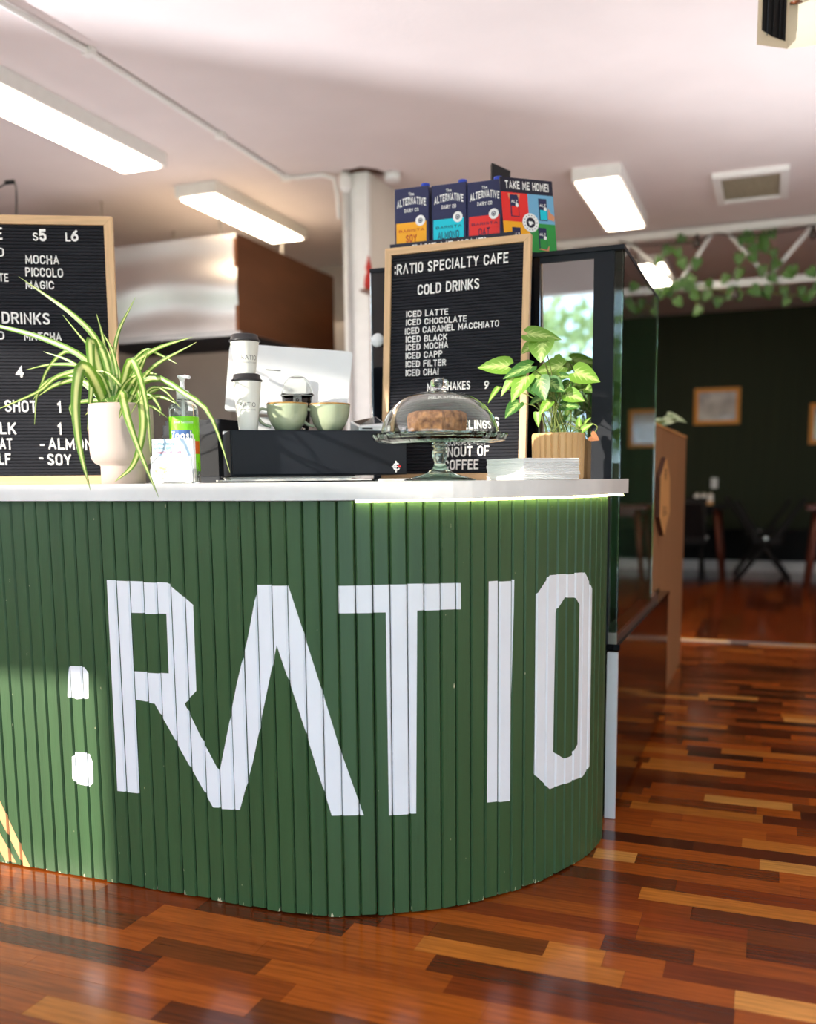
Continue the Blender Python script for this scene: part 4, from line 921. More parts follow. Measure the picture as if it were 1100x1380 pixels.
# cake stand, cake, dome
sc = atY(593, 643, 2.22); SC = (sc.x, 2.22, TT+.0005)
cs = thing('cake_stand', 'pressed glass pedestal cake stand with scalloped rim on the worktop', 'cake stand', SC)
def rip(r, z, j): return .0025*cos(j*2*pi/96*24) if r > .15 else 0
PZ = .098
MB().lathe([(.0, .002), (.088, .0), (.09, .003), (.07, .008), (.035, .018), (.018, .03), (.013, .045), (.019, .058), (.0195, .07), (.014, .08), (.022, PZ-.012), (0, PZ-.012)], SC, n=40).build('pedestal', 'glassgreen', cs)
MB().lathe([(0, PZ-.011), (.03, PZ-.010), (.13, PZ-.008), (.158, PZ-.001), (.166, PZ+.012), (.166, PZ+.016), (.160, PZ+.014), (.153, PZ+.006), (.12, PZ), (0, PZ-.002)], SC, n=96, ripple=rip).build('plate', 'glassgreen', cs)
kx = atY(586, 600, 2.22).x
ck = thing('ring_cake', 'whole brown crumb cake under the glass dome', 'cake', (kx, 2.24, SC[2]+PZ))
MB().lathe([(.0, .001), (.066, .001), (.070, .01), (.0745, .05), (.072, .064), (.062, .069), (.03, .067), (.0, .062)], (kx, 2.24, SC[2]+PZ+.003), n=64, ripple=lambda r, z, j: .0016*sin(j*1.7)+.001*sin(j*3.1) if r > .02 else 0).build('cake_body', 'cake', ck)
rs = random.Random(4); m = MB()
for i in range(46):
    t_ = rs.uniform(0, 2*pi); R_ = rs.uniform(.078, .11); s_ = rs.uniform(.004, .010); c_ = (kx+R_*cos(t_), 2.24+R_*sin(t_), SC[2]+PZ+.001)
    if math.hypot(c_[0]-SC[0], c_[1]-SC[1]) > .135: continue
    m.lathe([(0, 0), (s_, .001), (s_*.7, s_*.6), (0, s_*.8)], c_, n=7)
stuff(m.build('cake_crumbs', 'sugar', ck))
dm = thing('glass_dome', 'clear glass cake dome with round knob covering the cake', 'glass dome', (SC[0], SC[1], SC[2]+PZ+.007))
R = .146; prof = []; prin = []
for i in range(17):
    t_ = i/16*pi/2*.97; prof.append((R*cos(t_)**.82, .001+.112*sin(t_))); prin.append(((R-.0028)*cos(t_)**.82, .001+.1095*sin(t_)))
D0 = (SC[0], SC[1], SC[2]+PZ+.0065)
out_ = prof[:-1]+[(.014, .1125), (.012, .118), (.019, .124), (.023, .132), (.02, .140), (.01, .144), (0, .145)]
mm = out_+[(0, .1095)]+[(r_, z_) for r_, z_ in prin[:-1][::-1]]
MB().lathe(mm, D0, n=64, close=True).build('dome_shell', 'glass', dm)
# napkins
npk = atY(706, 645, 2.262); rn = random.Random(8)
un = Vector((.653, .758, 0)).normalized(); vn = Vector((-un.y, un.x, 0))
for i in range(13):
    z0 = TT+.0008+i*.0041; t = thing('paper_napkin', 'lowest folded white napkin of the stack before the tan planter' if i == 0 else ('topmost folded white napkin of the stack before the tan planter' if i == 12 else 'folded white paper napkin inside the stack before the tan planter'), 'napkin', (npk.x, npk.y, z0), 'stack of white paper napkins')
    m = MB(); o_ = Vector((npk.x+rn.uniform(-.002, .002), npk.y+rn.uniform(-.001, .003), z0)); a_ = .17; b_ = .165; nx = 6
    ks = []
    for s_ in range(nx+1):
        u_ = s_/nx; lift = (.0012*sin(u_*5+i*.3))
        p = o_+un*(a_*u_); q = p+vn*b_
        # front long side: folded edge
        ks.append(m.add([p+Vector((0, 0, lift*.2)), p-vn*.0015+Vector((0, 0, .0019)), p+Vector((0, 0, .0038+lift*.1)), q+Vector((0, 0, .0038)), q+Vector((0, 0, .0019)), q]))
    for A_, B_ in zip(ks, ks[1:]):
        for j in range(6): l = (j+1) % 6; m.face((A_+j, A_+l, B_+l, B_+j), 0, False)
    m.face([ks[0]+j for j in range(6)]); m.face([ks[-1]+j for j in range(6)][::-1]); m.build('fold', 'paper', t)

# arrowhead plant
sc2 = atY(752, 643, 2.605); G0 = (sc2.x, 2.605, TT+.0005)
sy = thing('potted_arrowhead_plant', 'bushy light green arrowhead plant in a ribbed tan planter', 'potted plant', G0)
MB().lathe([(.066, 0), (.068, .004), (.0705, .118), (.0715, .124), (.0685, .126), (.066, .12), (.064, .02), (0, .018)], G0, n=168, ripple=lambda r, z, j: .0022*(1 if (j % 7) in (1, 2, 3, 4, 5) else -1) if r > .067 and z > .003 and z < .122 else 0).build('planter', 'tanpot', sy)
MB().lathe([(0, .112), (.065, .11)], G0, n=24).build('soil', 'soil', sy)
def c3(x, y): return (630+x/5.5, 430+y/5.5)
SY = [((450, 110), (690, 135), 95, -.06, 0), ((560, 165), (535, 315), 150, -.07, 0), ((500, 190), (400, 245), 95, .0, 0), ((300, 350), (72, 345), 118, -.05, 0), ((470, 350), (262, 425), 100, -.06, 1),
      ((440, 430), (318, 602), 120, -.08, 0), ((345, 430), (238, 568), 62, -.02, 0), ((232, 505), (148, 612), 38, .02, 0), ((378, 625), (275, 722), 95, -.04, 1), ((705, 350), (495, 385), 130, .04, 0),
      ((535, 450), (572, 598), 115, -.09, 1), ((610, 470), (718, 530), 95, -.07, 1), ((800, 395), (985, 455), 125, -.03, 0), ((740, 555), (868, 600), 90, -.05, 0), ((700, 640), (822, 645), 75, -.04, 1),
      ((610, 615), (535, 700), 72, -.08, 0), ((520, 690), (522, 802), 46, -.06, 0), ((550, 590), (465, 620), 65, -.03, 1), ((880, 510), (925, 545), 55, .03, 0), ((830, 800), (826, 720), 44, -.02, 0),
      ((860, 790), (903, 725), 38, -.02, 0), ((850, 825), (925, 772), 44, -.04, 0), ((660, 430), (770, 420), 60, .02, 1), ((560, 400), (460, 460), 90, .03, 0), ((480, 480), (500, 560), 80, .0, 1), ((760, 470), (700, 560), 80, .03, 1),
      ((620, 560), (660, 600), 60, .01, 1), ((640, 300), (700, 370), 90, .05, 0)]
ry = random.Random(11)
for i, (b_, t_, wd, dy, dk) in enumerate(SY):
    yb = 2.605+dy; bb = atY(*c3(*b_), yb); tt = atY(*c3(*t_), yb-.02+ry.uniform(-.02, .02))
    nrm = (EYE-bb).normalized()*.75+Vector((-.35, -.1, .55))
    lf = blade(bb, tt, wd/5.5*2.72/1265*1.3, nrm, curl=.12, heart=.32 if wd > 60 else .12, cup=.18).build('leaf', 'syngdark' if dk else 'syng', sy)
    root = Vector((G0[0]+ry.uniform(-.03, .03), G0[1]+ry.uniform(-.03, .03), TT+.11)); mid = root.lerp(bb, .55); mid.z += .03; mid.x = root.x+(bb.x-root.x)*.4
    MB().tube(bez([root, mid, bb], 10), .0016, n=6).build('stem', 'stem', sy)
b_ = atY(*c3(920, 870), 2.56); lab(blade(b_, atY(*c3(975, 895), 2.55), .028, Vector((0, -1, .2)), cup=.6).build('leaf', 'brownleaf', sy), 'withered brown leaf')
MB().tube(bez([(G0[0]+.02, G0[1], TT+.115), atY(*c3(830, 800), 2.58), atY(*c3(900, 770), 2.57), atY(*c3(965, 800), 2.56), b_], 16), .0015, n=6).build('stem', 'stem', sy)

# ================================================================ CARTONS ON THE CABINET
ZK = CZ+.0005
def carton(px0, px1, pyt, Y, body, panel, word, label, flavour=True, yaw=0):
    a_ = atY(px0, 300, Y); b_ = atY(px1, 300, Y); w_ = b_.x-a_.x; top_ = atY((px0+px1)/2, pyt, Y).z; h_ = top_-ZK; d_ = w_*.9
    t = thing('milk_carton', label, 'carton', (a_.x+w_/2, Y+d_/2, ZK), 'milk cartons on the black cabinet')
    sl = .0
    def fn(u, v, n): return Vector((a_.x+u*w_, Y-n, ZK+v*h_))
    m = MB(); m.box((a_.x, Y, ZK), (b_.x, Y+d_, ZK+h_*.97)); m.box((a_.x+.001, Y+d_*.42, ZK+h_*.97), (b_.x-.001, Y+d_*.55, ZK+h_*1.0)); ob = m.build('carton_body', body, t)
    bm = bmesh.new(); bm.from_mesh(ob.data); bmesh.ops.bevel(bm, geom=bm.edges[:], offset=.0015, segments=1, affect='EDGES'); bm.to_mesh(ob.data); bm.free()
    c_ = (b_.x-.02, Y+d_*.25, ZK+h_*.97); lab(MB().lathe([(.014, 0), (.0145, .010), (.013, .013), (0, .013)], c_, n=18).build('cap', 'blueplastic', t), 'blue screw cap')
    if panel:
        m = MB(); m.poly([fn(.05, .0, .0006), fn(.93, .0, .0006), fn(.93, .56, .0006), fn(.05, .56, .0006)]); m.build('colour_panel', panel, t)
        m = MB(); arc = lambda u, v, n: fn(.08+u, .735+v+.035*(1-((u-.42)/.42)**2), .0012)
        text(m, 'ALTERNATIVE', lambda u, v, n: arc(u, v*1.0, n), .84, .09, 0, 0, .06)
        text(m, 'The', lambda u, v, n: fn(.42+u, .875+v, .0012), .16, .035); text(m, 'DAIRY CO', lambda u, v, n: fn(.29+u, .68+v, .0012), .42, .045, 0, 0, .05); m.build('brand_lettering', 'printwhite', t)
        m = MB(); r_ = .14; asp = w_/h_; m.poly([fn(.76+r_*cos(q*pi/12), .57+r_*asp*sin(q*pi/12), .0014) for q in range(24)]); m.build('badge', 'printwhite', t)
        m = MB()
        for q in range(16):
            t0, t1 = q*pi/8, (q+1)*pi/8; m.poly([fn(.76+R_*cos(t_), .57+R_*asp*sin(t_), .0019) for R_, t_ in ((.045, t0), (.065, t0), (.065, t1), (.045, t1))])
        m.poly([fn(.76+x_, .57+y_*asp, .0019) for x_, y_ in ((-.03, .02), (.03, .02), (.02, -.03), (-.02, -.03))]); m.build('badge_cup_icon', 'navy', t)
        m = MB(); text(m, 'BARISTA', lambda u, v, n: fn(.13+u, .45+v, .0012), .74, .03); text(m, word, lambda u, v, n: fn((.33 if len(word) < 4 else .18)+u, .325+v, .0012), .32 if len(word) < 4 else .62, .09, 0, 0, .03)
        m.build('flavour_lettering', 'navy' if word != 'SOY' else 'redpaint', t)
    return t
zt2 = .0
YC = 2.90
carton(532, 578, 249, YC, 'navy', 'yellow', 'SOY', 'navy plant milk carton with yellow panel reading SOY')
carton(582, 628.5, 244, YC, 'navy', 'cyan', 'ALMOND', 'navy plant milk carton with cyan panel reading ALMOND')
carton(630, 677, 240, YC, 'navy', 'red', 'OAT', 'navy plant milk carton with red panel reading OAT')
carton(552, 596, 262, YC+.13, 'orange', None, '', 'orange carton in the back row seen between SOY and ALMOND')
carton(604, 645, 262, YC+.13, 'navy', None, '', 'navy carton in the back row behind ALMOND and OAT')
# printed tray
a_ = atY(526, 330, 2.86); b_ = atY(694, 330, 2.86); zt_ = atY(600, 322, 2.86).z
tr = thing('display_tray', 'dark printed cardboard tray lip in front of the milk cartons reading TAKE ME HOME', 'display tray', (a_.x, 2.86, ZK))
MB().box((a_.x, 2.858, ZK), (b_.x, 2.864, zt_)).build('tray_front', 'navyposter', tr); MB().box((a_.x, 2.865, ZK), (a_.x+.004, 2.892, zt_)).build('tray_side', 'navyposter', tr)
m = MB(); text(m, 'TAKE ME HOME!', lambda u, v, n: Vector((a_.x+.075+u, 2.8573, zt_-.038+v)), .24, .03, 0, 0, .05); m.build('tray_lettering', 'printwhite', tr)
# poster card: corners from the picture, standing askew on the cabinet
c = [atY(673.5, 237.5, 2.87), atY(744, 244.5, 2.99), atY(752, 336, 2.985), atY(682, 335, 2.865)]
ex = (c[1]-c[0]); w_ = ex.length; a0 = Vector((c[3].x, c[3].y, ZK)); e2 = (Vector((c[2].x, c[2].y, ZK))-a0); hgt_ = c[0].z-ZK
def pf(u, v, n):
    bl, br = a0, a0+e2; tl_, tr_ = c[0], c[1]; p = bl.lerp(br, u).lerp(tl_.lerp(tr_, u), v)
    nn = (br-bl).cross(tl_-bl).normalized(); nn = nn if nn.dot(EYE-bl) > 0 else -nn
    return p+nn*n
po = thing('poster_card', 'standing card with TAKE ME HOME! heading over four coloured squares', 'sign', a0)
m = MB(); slab(m, pf, 0, 1, 0.002, 1, -.004, 0); m.build('card', 'navyposter', po)
def q4(nm, mt, u0_, u1_, v0_, v1_, n_=.0006): m = MB(); m.poly([pf(u0_, v0_, n_), pf(u1_, v0_, n_), pf(u1_, v1_, n_), pf(u0_, v1_, n_)]); return m.build(nm, mt, po)
q4('red_square', 'red', 0, .5, .46, .815); q4('blue_square', 'lightblue', .5, 1, .46, .815); q4('yellow_square', 'yellow', 0, .5, .1, .46); q4('green_square', 'greenprint', .5, 1, .1, .46)
q4('white_tab', 'printwhite', .42, .68, .0, .085)
m = MB(); text(m, 'TAKE ME HOME!', lambda u, v, n: pf(.09+u, .86+v, .0008), .83, .10, 0, 0, .05); m.build('heading', 'printwhite', po); m = MB(); text(m, 'ALTERNATIVE', lambda u, v, n: pf(.72+u, .02+v, .0008), .25, .04, 0, 0, .04); m.build('footer_lettering', 'printwhite', po)
for (uu, vv, mt) in ((.16, .52, 'red'), (.70, .50, 'cyan'), (.16, .12, 'yellow'), (.66, .14, 'greenprint')):
    m = MB(); m.poly([pf(uu, vv, .001), pf(uu+.16, vv, .001), pf(uu+.16, vv+.27, .001), pf(uu, vv+.27, .001)], 0); m.poly([pf(uu+.02, vv+.01, .0014), pf(uu+.15, vv+.01, .0014), pf(uu+.15, vv+.13, .0014), pf(uu+.02, vv+.13, .0014)], 1)
    text(m, 'ALT', lambda u, v, n: pf(uu+.02+u, vv+.17+v, .0014), .12, .035, 2, 0, .05); m.poly([pf(uu+.125+.03*cos(q*pi/6), vv+.145+.024*sin(q*pi/6), .0016) for q in range(12)], 2)
    m.build('printed_carton', ['navy', mt, 'printwhite'], po)
for P_ in ([(.87, .52), (.98, .50), (1.0, .56), (.92, .60), (.88, .66)], [(.64, .14), (.84, .12), (.86, .2), (.80, .14), (.68, .15)], [(.12, .8), (.14, .72), (.17, .80), (.30, .79), (.33, .72), (.35, .8)]):
    m = MB(); m.poly([pf(u, v, .0018) for u, v in P_]); m.build('printed_hand', 'skin', po)
m = MB(); cc = (.52, .46); asp = (e2.length)/hgt_
m.poly([pf(cc[0]+.155*cos(q*pi/16), cc[1]+.155*asp*sin(q*pi/16), .0022) for q in range(32)], 0); m.poly([pf(cc[0]+.085*cos(q*pi/12), cc[1]+.085*asp*sin(q*pi/12), .0026) for q in range(24)], 1)
m.poly([pf(cc[0]+x_, cc[1]+y_*asp, .003) for x_, y_ in ((-.045, .02), (.03, .02), (.03, .01), (.055, .005), (.05, -.02), (.022, -.02), (.01, -.045), (-.028, -.045))], 0)
for q in range(14): t_ = q*2*pi/14; m.poly([pf(cc[0]+.12*cos(t_)+x_, cc[1]+(.12*sin(t_)+y_)*asp, .0026) for x_, y_ in ((-.008, -.008), (.008, -.008), (.008, .008), (-.008, .008))], 1)
m.build('coffee_badge', ['printwhite', 'navyposter'], po)
# dark object behind
a_ = atY(662, 240, 3.12); b_ = atY(688, 240, 3.25); 
bo = tag(MB().box((0, 0, 0), (1, .012, 1)).build('black_sign_back', 'black'), 'plain black panel standing behind the OAT carton', 'panel')
m = MB(); T_ = [atY(663, 219, 3.12), atY(688, 230.5, 3.25)]; k = m.add([(T_[0].x, T_[0].y, ZK), (T_[1].x, T_[1].y, ZK), T_[1], T_[0]]+[(T_[0].x-.01, T_[0].y+.02, ZK), (T_[1].x-.01, T_[1].y+.02, ZK), T_[1]+Vector((-.01, .02, 0)), T_[0]+Vector((-.01, .02, 0))])
for q in ((0, 1, 2, 3), (4, 5, 6, 7), (0, 1, 5, 4), (1, 2, 6, 5), (2, 3, 7, 6), (3, 0, 4, 7)): m.face([k+i for i in q])
nb = m.build('tmp', 'black'); bo.data = nb.data; bpy.data.objects.remove(nb)

# ================================================================ KITCHEN BEHIND
HX, HY = -3.01, 5.0
hd = thing('range_hood', 'large stainless steel range hood over the kitchen at the left', 'range hood', (-3.6, 5.6, 1.94))
z0_, z1_ = 1.94, 2.50
m = MB()
# front sheet gently dished so that it mirrors in waves
nx, nz = 30, 22; ks = []
for i in range(nx+1):
    ks.append(m.add([(-4.4+(HX+4.4)*i/nx, HY+(.009*sin(j*.42+.5*sin(i*.25))+.003*sin(i*.4))*sin(j*pi/nz), z0_+(z1_-z0_)*j/nz) for j in range(nz+1)]))
for A_, B_ in zip(ks, ks[1:]):
    for j in range(nz): m.face((A_+j, B_+j, B_+j+1, A_+j+1), 0, True)
m.build('front_sheet', 'steel', hd)
MB().box((HX-.02, HY, z0_-.0), (HX, 6.32, z1_)).build('side_sheet', mat('steel_side_wood_reflection', (112, 70, 44), .35, metal=.7, noise=.15, nscale=2, stretch=(1, 1, 3)), hd)  # brown colour stands for wood mirrored in the steel
MB().box((-4.4, HY+.03, z1_-.02), (HX-.02, 6.32, z1_)).build('top_sheet', 'steel', hd)
MB().box((-4.4, HY+.03, z0_+.03), (HX-.02, 5.95, z0_+.05)).build('underside', 'charcoal', hd)
MB().box((-4.4, HY+.013, z0_-.02), (HX, HY+.03, z0_)).build('lip', 'steel', hd)
for x_, y_ in ((-3.3, 5.3), (-3.3, 6.1), (-4.2, 5.3), (-4.2, 6.1)): MB().tube([(x_, y_, z1_), (x_, y_, ZC)], .008, n=8).build('hanger_rod', 'greywall', hd)
kw = thing('kitchen_cupboard', 'tall grey cupboard with brown edge beside the tablet till', 'cupboard', (-3.2, 7.3, 0))
MB().box((-4.9, 6.95, -.003), (-2.96, 7.55, 2.3)).build('cupboard_body', 'greywall', kw)
MB().box((-3.02+.065, 6.92, -.003), (-2.885, 7.55, 2.3)).build('edge_panel', 'brownwood', kw)
for i in range(3): MB().box((-4.85+i*.62, 6.93, .1), (-4.26+i*.62, 6.949, 2.25)).build('door', 'greywall', kw)
sh = thing('wooden_shelf_unit', 'reddish brown open shelf unit between hood and white post', 'shelf unit', (-2.75, 6.9, 0))
MB().box((-2.88, 6.6, -.003), (-2.85, 7.3, 2.45)).build('side_board', 'brownwood', sh); MB().box((-2.85, 7.25, -.003), (-2.50, 7.3, 2.45)).build('back_board', 'brownwood', sh)
for zz in (.4, .9, 1.4, 1.85, 2.25): MB().box((-2.85, 6.6, zz), (-2.50, 7.25, zz+.03)).build('shelf', 'plylight' if zz > 1.8 else 'brownwood', sh)
for i, zz in enumerate((1.43, 1.88, 2.28)):
    tag(MB().rbox((-2.78, 6.8, zz+.0005), (-2.6, 7.0, zz+.13), .02).build('storage_tub', ['beige', 'greywall', 'charcoal'][i]), ['beige tub on the lower brown kitchen shelf', 'grey tub on the middle brown kitchen shelf', 'dark tub on the top brown kitchen shelf'][i], 'tub')
# wall figurine
fq = atX(490, 392, -2.328)
fg = thing('red_figurine', 'red painted figurine on a little bracket on the white partition wall', 'figurine', (fq.x, fq.y, fq.z))
MB().box((-2.329, fq.y-.05, fq.z-.012), (-2.26, fq.y+.09, fq.z)).build('bracket', 'brownwood', fg)
MB().lathe([(.022, 0), (.03, .03), (.024, .08), (.014, .1), (.02, .13), (.012, .16), (.002, .2), (0, .2)], (-2.293, fq.y, fq.z+.0005), n=16).build('figure_body', 'redpaint', fg)
# wire hook at far left over the board
hk = thing('ceiling_hook_lamp', 'thin dark bent rod lamp poking above the left letter board', 'lamp', atY(10, 250, 3.6))
pts = [atY(*p, 3.6) for p in ((22, 300), (22, 262), (20, 248), (12, 246), (0, 252), (-20, 262))]
MB().tube(bez(pts, 24), .004, n=6).build('rod', 'cable', hk); MB().tube([atY(8, 246, 3.6), atY(19, 245, 3.6)], .011, n=8).build('lamp_head', 'black', hk)

# ================================================================ TRUSS, IVY, STRING LIGHTS
TY = 7.5; tz0, tz1 = 2.455, 2.815
tru = thing('roof_truss', 'white painted open web steel truss across the dining room', 'truss', (0, TY, tz0))
MB().box((-2.3, TY-.02, tz1), (XR-.02, TY+.03, tz1+.055)).build('top_chord', 'white', tru); MB().box((-2.3, TY-.02, tz0-.03), (XR-.02, TY+.03, tz0+.02)).build('bottom_chord', 'white', tru)
nodes = [(-2.0, 0), (-1.55, 1), (-1.18, 0), (-1.1, 1), (-.735, 0), (-.5, 1), (-.39, 1), (-.10, 0), (.19, 1), (.5, 0), (.8, 1), (1.1, 0), (1.4, 1)]
for (a1, f1), (a2, f2) in zip(nodes, nodes[1:]):
    if f1 == f2: continue
    MB().tube([(a1, TY, tz1 if f1 else tz0+.02), (a2, TY, tz1 if f2 else tz0+.02)], .016, n=8).build('web_strut', 'white', tru)
iv = thing('ivy_garland', 'trailing green ivy garland wound over the white truss', 'ivy', (0, TY, tz0))
IV = [(595, 342), (543, 385), (590, 393), (513, 420), (655, 433), (608, 432), (605, 505), (628, 495), (593, 572), (657, 550), (657, 607), (735, 575), (703, 548), (760, 490), (704, 508), (822, 348), (845, 328), (873, 375), (912, 330), (942, 322), (910, 372),
      (815, 415), (870, 412), (812, 472), (880, 532), (922, 530), (945, 395), (946, 437), (943, 485), (1013, 462), (985, 535), (987, 572), (1045, 535), (1068, 560), (1090, 465), (812, 552), (525, 545), (583, 515), (640, 520), (900, 460), (855, 340), (832, 335),
      (905, 350), (800, 532), (540, 530), (560, 540), (690, 552), (1000, 470), (1100, 520), (1085, 545), (920, 545), (780, 545), (620, 515), (500, 540)]
ri = random.Random(9)
for x, y in IV:
    yy = TY-.06+ri.uniform(-.05, .02); p = atY(700+x/2.75, 200+y/2.75, yy); s_ = ri.uniform(.06, .085); an = ri.uniform(-.8, .8)
    d_ = Vector((sin(an), 0, -cos(an))); blade(p-d_*s_*.5, p+d_*s_*.5, s_*1.05, Vector((ri.uniform(-.5, .5), -1, ri.uniform(-.2, .6))), curl=.1, heart=.5).build('leaf', 'ivy', iv)
def vp(l): return [atY(700+x/2.75, 200+y/2.75, TY-.05) for x, y in l]
for l in ([(480, 440), (540, 400), (590, 345), (660, 345), (700, 330)], [(500, 540), (600, 510), (700, 515), (800, 540), (900, 530), (1000, 545), (1100, 540)], [(830, 330), (860, 370), (915, 340), (945, 400), (945, 480), (985, 530)], [(980, 540), (987, 580)], [(655, 530), (657, 605)]):
    MB().tube(bez(vp(l), 20), .005, n=5).build('vine', 'stem', iv)
stg = thing('string_lights', 'dark cable of unlit string lights draped along the top of the truss', 'string lights', (0, TY-.08, tz1))
pts = [atY(700+x/2.75, 200+y/2.75, TY-.17) for x, y in ((370, 345), (450, 360), (560, 352), (660, 345), (730, 315), (800, 325), (900, 315), (1000, 305), (1060, 290), (1150, 275))]
MB().tube(bez(pts, 40), .006, n=6).build('cable', 'cable', stg)
for x, y in ((658, 345), (1090, 312), (802, 540), (430, 420)):
    p = atY(700+x/2.75, 200+y/2.75, TY-.17); MB().lathe([(.012, .05), (.014, .03), (.03, .0), (.028, -.03), (.01, -.045), (0, -.046)], p, n=12).build('bulb', 'bulb', stg)

# ================================================================ DINING AREA
def picture(px0, px1, py0, py1, label):
    a_, b_ = atY(px0, (py0+py1)/2, YW), atY(px1, (py0+py1)/2, YW); zt_, zb_ = atY((px0+px1)/2, py0, YW).z, atY((px0+px1)/2, py1, YW).z
    t = thing('framed_picture', label, 'picture', ((a_.x+b_.x)/2, YW-.02, zb_), 'gold framed pictures on the green wall'); fw = .045
    for q in (((a_.x, zb_), (b_.x, zb_+fw)), ((a_.x, zt_-fw), (b_.x, zt_)), ((a_.x, zb_+fw), (a_.x+fw, zt_-fw)), ((b_.x-fw, zb_+fw), (b_.x, zt_-fw))):
        MB().box((q[0][0], YW-.03, q[0][1]), (q[1][0], YW-.001, q[1][1])).build('frame', 'gold', t)
    MB().box((a_.x+fw, YW-.015, zb_+fw), (b_.x-fw, YW-.002, zt_-fw)).build('glazed_print', 'picture', t)
picture(936, 998, 523, 572, 'small picture in an orange gold frame on the dark green wall')
picture(1091, 1150, 543, 598, 'gold framed picture cut by the right edge of the photo')
sw = atY(963, 651, YW); tag(MB().box((sw.x-.035, YW-.012, sw.z-.06), (sw.x+.035, YW-.001, sw.z+.06)).build('wall_socket', 'whiteplastic'), 'small white socket plate on the dark green wall', 'socket')
bn = thing('bench_seat', 'long black bench seat against the dark green wall', 'bench', (.5, YW-.3, 0))
MB().box((-2.2, YW-.25, .12), (XR-.1, YW-.03, .42)).build('bench_box', 'charcoal', bn); MB().box((-2.2, YW-.22, 0), (XR-.1, YW-.03, .119)).build('kick_board', 'white', bn)
MB().box((-2.2, YW-.26, .421), (XR-.1, YW-.03, .47)).build('seat_pad', 'charcoal', bn)
def table(cx, cy, sx, sy_, h_, top_m, leg_m, label):
    t = thing('dining_table', label, 'table', (cx, cy, 0), 'dining tables')
    MB().box((cx-sx, cy-sy_, h_-.035), (cx+sx, cy+sy_, h_)).build('tabletop', top_m, t)
    MB().box((cx-sx+.08, cy-sy_+.08, h_-.1), (cx+sx-.08, cy+sy_-.08, h_-.036)).build('apron', top_m, t)
    for a_ in (-1, 1):
        for b_ in (-1, 1):
            MB().tube([(cx+a_*(sx-.1), cy+b_*(sy_-.09), h_-.037), (cx+a_*(sx-.03), cy+b_*(sy_-.03), .001)], [.032, .018], n=8).build('leg', leg_m, t)
Tt = atz(976, 770, 0); Tt.y = 10.2
table(Tt.x-.62, Tt.y+.33, .66, .36, .76, 'charcoal', 'walnut', 'dark dining table with splayed brown leg behind the divider')
T2 = atz(1088, 797, 0); table(T2.x+.42, T2.y+.38, .45, .41, .78, 'walnut', 'walnut', 'reddish brown wooden table cut by the right edge of the photo')
cx_, cy_ = atY(958, 672, Tt.y+.3).x, Tt.y+.3
cdy = thing('condiment_tray', 'little wooden tray on the dark dining table', 'tray', (cx_-.03, cy_, .7605)); MB().box((cx_-.17, cy_-.05, .7605), (cx_+.03, cy_+.05, .79)).build('tray_box', 'plylight', cdy)
for i in range(3):
    x = cx_-.14+i*.07; jr = thing('white_jar', ['left white jar in the little wooden tray', 'middle white jar in the little wooden tray', 'right white jar in the little wooden tray'][i], 'jar', (x, cy_, .7905), 'jars in the condiment tray')
    MB().lathe([(.024, 0), (.027, .01), (.027, .065), (.022, .075)], (x, cy_, .7908), n=14).build('jar_body', 'white', jr); MB().lathe([(.02, .0755), (.021, .088), (0, .09)], (x, cy_, .7908), n=12).build('lid', 'beige', jr)
def chair(cx, cy, rz, label):
    t = thing('folding_chair', label, 'chair', (cx, cy, 0), 'black chairs in the dining area'); fr = Matrix.Translation((cx, cy, 0)) @ Matrix.Rotation(rz, 4, 'Z')
    def B(nm, *pts, r=.018, mt='charcoal'): MB().tube([fr @ Vector(p) for p in pts], r, n=8).build(nm, mt, t)
    m = MB(); k = m.add([fr @ Vector(p) for p in ((-.30, -.22, .80), (-.30, .22, .80), (-.10, .24, .46), (-.10, -.24, .46), (-.275, -.22, .815), (-.275, .22, .815), (-.07, .24, .48), (-.07, -.24, .48))])
    for q in ((0, 1, 2, 3), (4, 5, 6, 7), (0, 1, 5, 4), (1, 2, 6, 5), (2, 3, 7, 6), (3, 0, 4, 7)): m.face([k+i for i in q])
    m.build('backrest', 'charcoal', t)
    m = MB(); k = m.add([fr @ Vector(p) for p in ((.33, -.22, .84), (.33, .22, .84), (.05, .24, .44), (.05, -.24, .44), (.36, -.22, .83), (.36, .22, .83), (.10, .24, .43), (.10, -.24, .43))])
    for q in ((0, 1, 2, 3), (4, 5, 6, 7), (0, 1, 5, 4), (1, 2, 6, 5), (2, 3, 7, 6), (3, 0, 4, 7)): m.face([k+i for i in q])
    m.build('side_wing', 'charcoal', t)
    MB().box((-.12, -.24, .40), (.14, .24, .46), fr=fr).build('seat', 'charcoal', t)
    for s_ in (-1, 1): B('leg', (.04, .2*s_, .42), (-.27, .22*s_, .02)); B('leg', (-.04, .2*s_, .42), (.24, .22*s_, .02))
    MB().lathe([(0, 0), (.014, .0), (.014, .006), (0, .007)], (0, 0, 0), n=10)
    m = MB(); m.box((-.015, -.262, .44), (.015, -.245, .47), fr=fr); m.build('pivot_bolt', 'steel', t)
c_ = atz(1028, 780, 0); chair(c_.x+.02, c_.y-.35, 0, 'black chair with two splayed wings, at the centre of the dining area')
c_ = atz(940, 772, 0); chair(c_.x-.1, Tt.y-.45, pi/2, 'black chair tucked at the dark dining table behind the divider')
c_ = atz(988, 766, 0); chair(Tt.x+.36, Tt.y+.5, pi, 'black chair at the right end of the dark dining table')

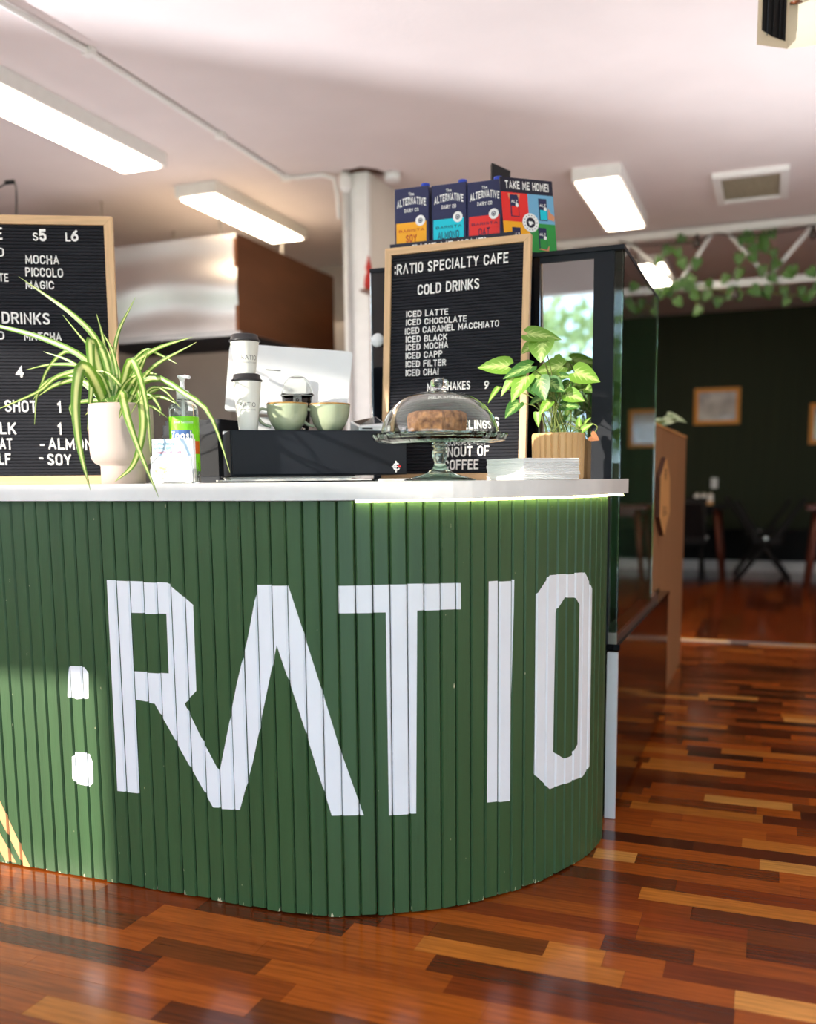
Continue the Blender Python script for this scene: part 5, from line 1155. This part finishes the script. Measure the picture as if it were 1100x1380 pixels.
# ================================================================ OUTSIDE (seen mirrored in the cabinet front)
struct(MB().box((-30, -7, -.2), (30, YF-.13, -.12)).build('pavement', 'pavement')); struct(MB().box((-40, -40, -.2), (40, -7.01, -.1)).build('lawn', 'grass'))
rt = random.Random(21)
def tree(x, y, h_, r_, label):
    t = thing('street_tree', label, 'tree', (x, y, -.1), 'trees outside the shopfront')
    MB().tube([(x, y, -.1), (x+.1, y, h_*.45), (x, y+.1, h_*.8)], [.16, .12, .06], n=8).build('trunk', 'bark', t)
    m = MB()
    for i in range(700):
        a_, b_ = rt.uniform(0, 2*pi), rt.uniform(-1, 1); R_ = r_*rt.uniform(.55, 1); c_ = Vector((x+R_*cos(a_)*math.sqrt(1-b_*b_), y+R_*sin(a_)*math.sqrt(1-b_*b_), h_*.75+R_*b_*.8)); s_ = r_*.06
        d_ = Vector((rt.uniform(-1, 1), rt.uniform(-1, 1), rt.uniform(-1, 1))).normalized(); e_ = d_.orthogonal().normalized(); g_ = d_.cross(e_)
        m.poly([c_+d_*s_, c_+e_*s_, c_-d_*s_, c_-e_*s_]); m.poly([c_+d_*s_, c_+g_*s_, c_-d_*s_, c_-g_*s_])
    stuff(m.build('crown', 'foliage', t))
tree(-3.4, -9.5, 3.4, 1.7, 'leafy tree outside, mirrored in the left of the dark cabinet front'); tree(-8.2, -13, 4.4, 2.0, 'taller tree farther off, mirrored in the dark cabinet front'); tree(.8, -12, 4.0, 2.0, 'tree farthest right in the mirrored street view')

# every mesh joint that carries a generic suffix keeps its plain name; nothing else to do
def under(thing_name, parent_name, names):
    for o in list(COL.objects):
        if o.parent is None and o.name.split('.')[0] == thing_name:
            p = [c for c in o.children if c.name.split('.')[0] == parent_name]
            for c in list(o.children):
                if p and c.name.split('.')[0] in names: c.parent = p[0]
under('takeaway_cup', 'cup_body', ('print',)); under('sanitizer_bottle', 'label_wrap', ('label_print',)); under('plastic_cup', 'cup_body', ('sticker', 'sticker_print'))
under('cash_drawer', 'drawer_front', ('emblem', 'emblem_dot')); under('till_tablet', 'tablet_shell', ('slot_mark',)); under('affirmation_cards', 'card_stack', ('header_print', 'lettering', 'script', 'shell_drawing'))
under('milk_carton', 'carton_body', ('colour_panel', 'brand_lettering', 'badge', 'badge_cup_icon', 'flavour_lettering'))
under('poster_card', 'card', ('red_square', 'blue_square', 'yellow_square', 'green_square', 'white_tab', 'heading', 'footer_lettering', 'printed_carton', 'printed_hand', 'coffee_badge'))
under('letter_board', 'felt_panel', ('letter',)); under('display_tray', 'tray_front', ('tray_lettering',)); under('hexagonal_plaque', 'plate', ('burnt_marking',))
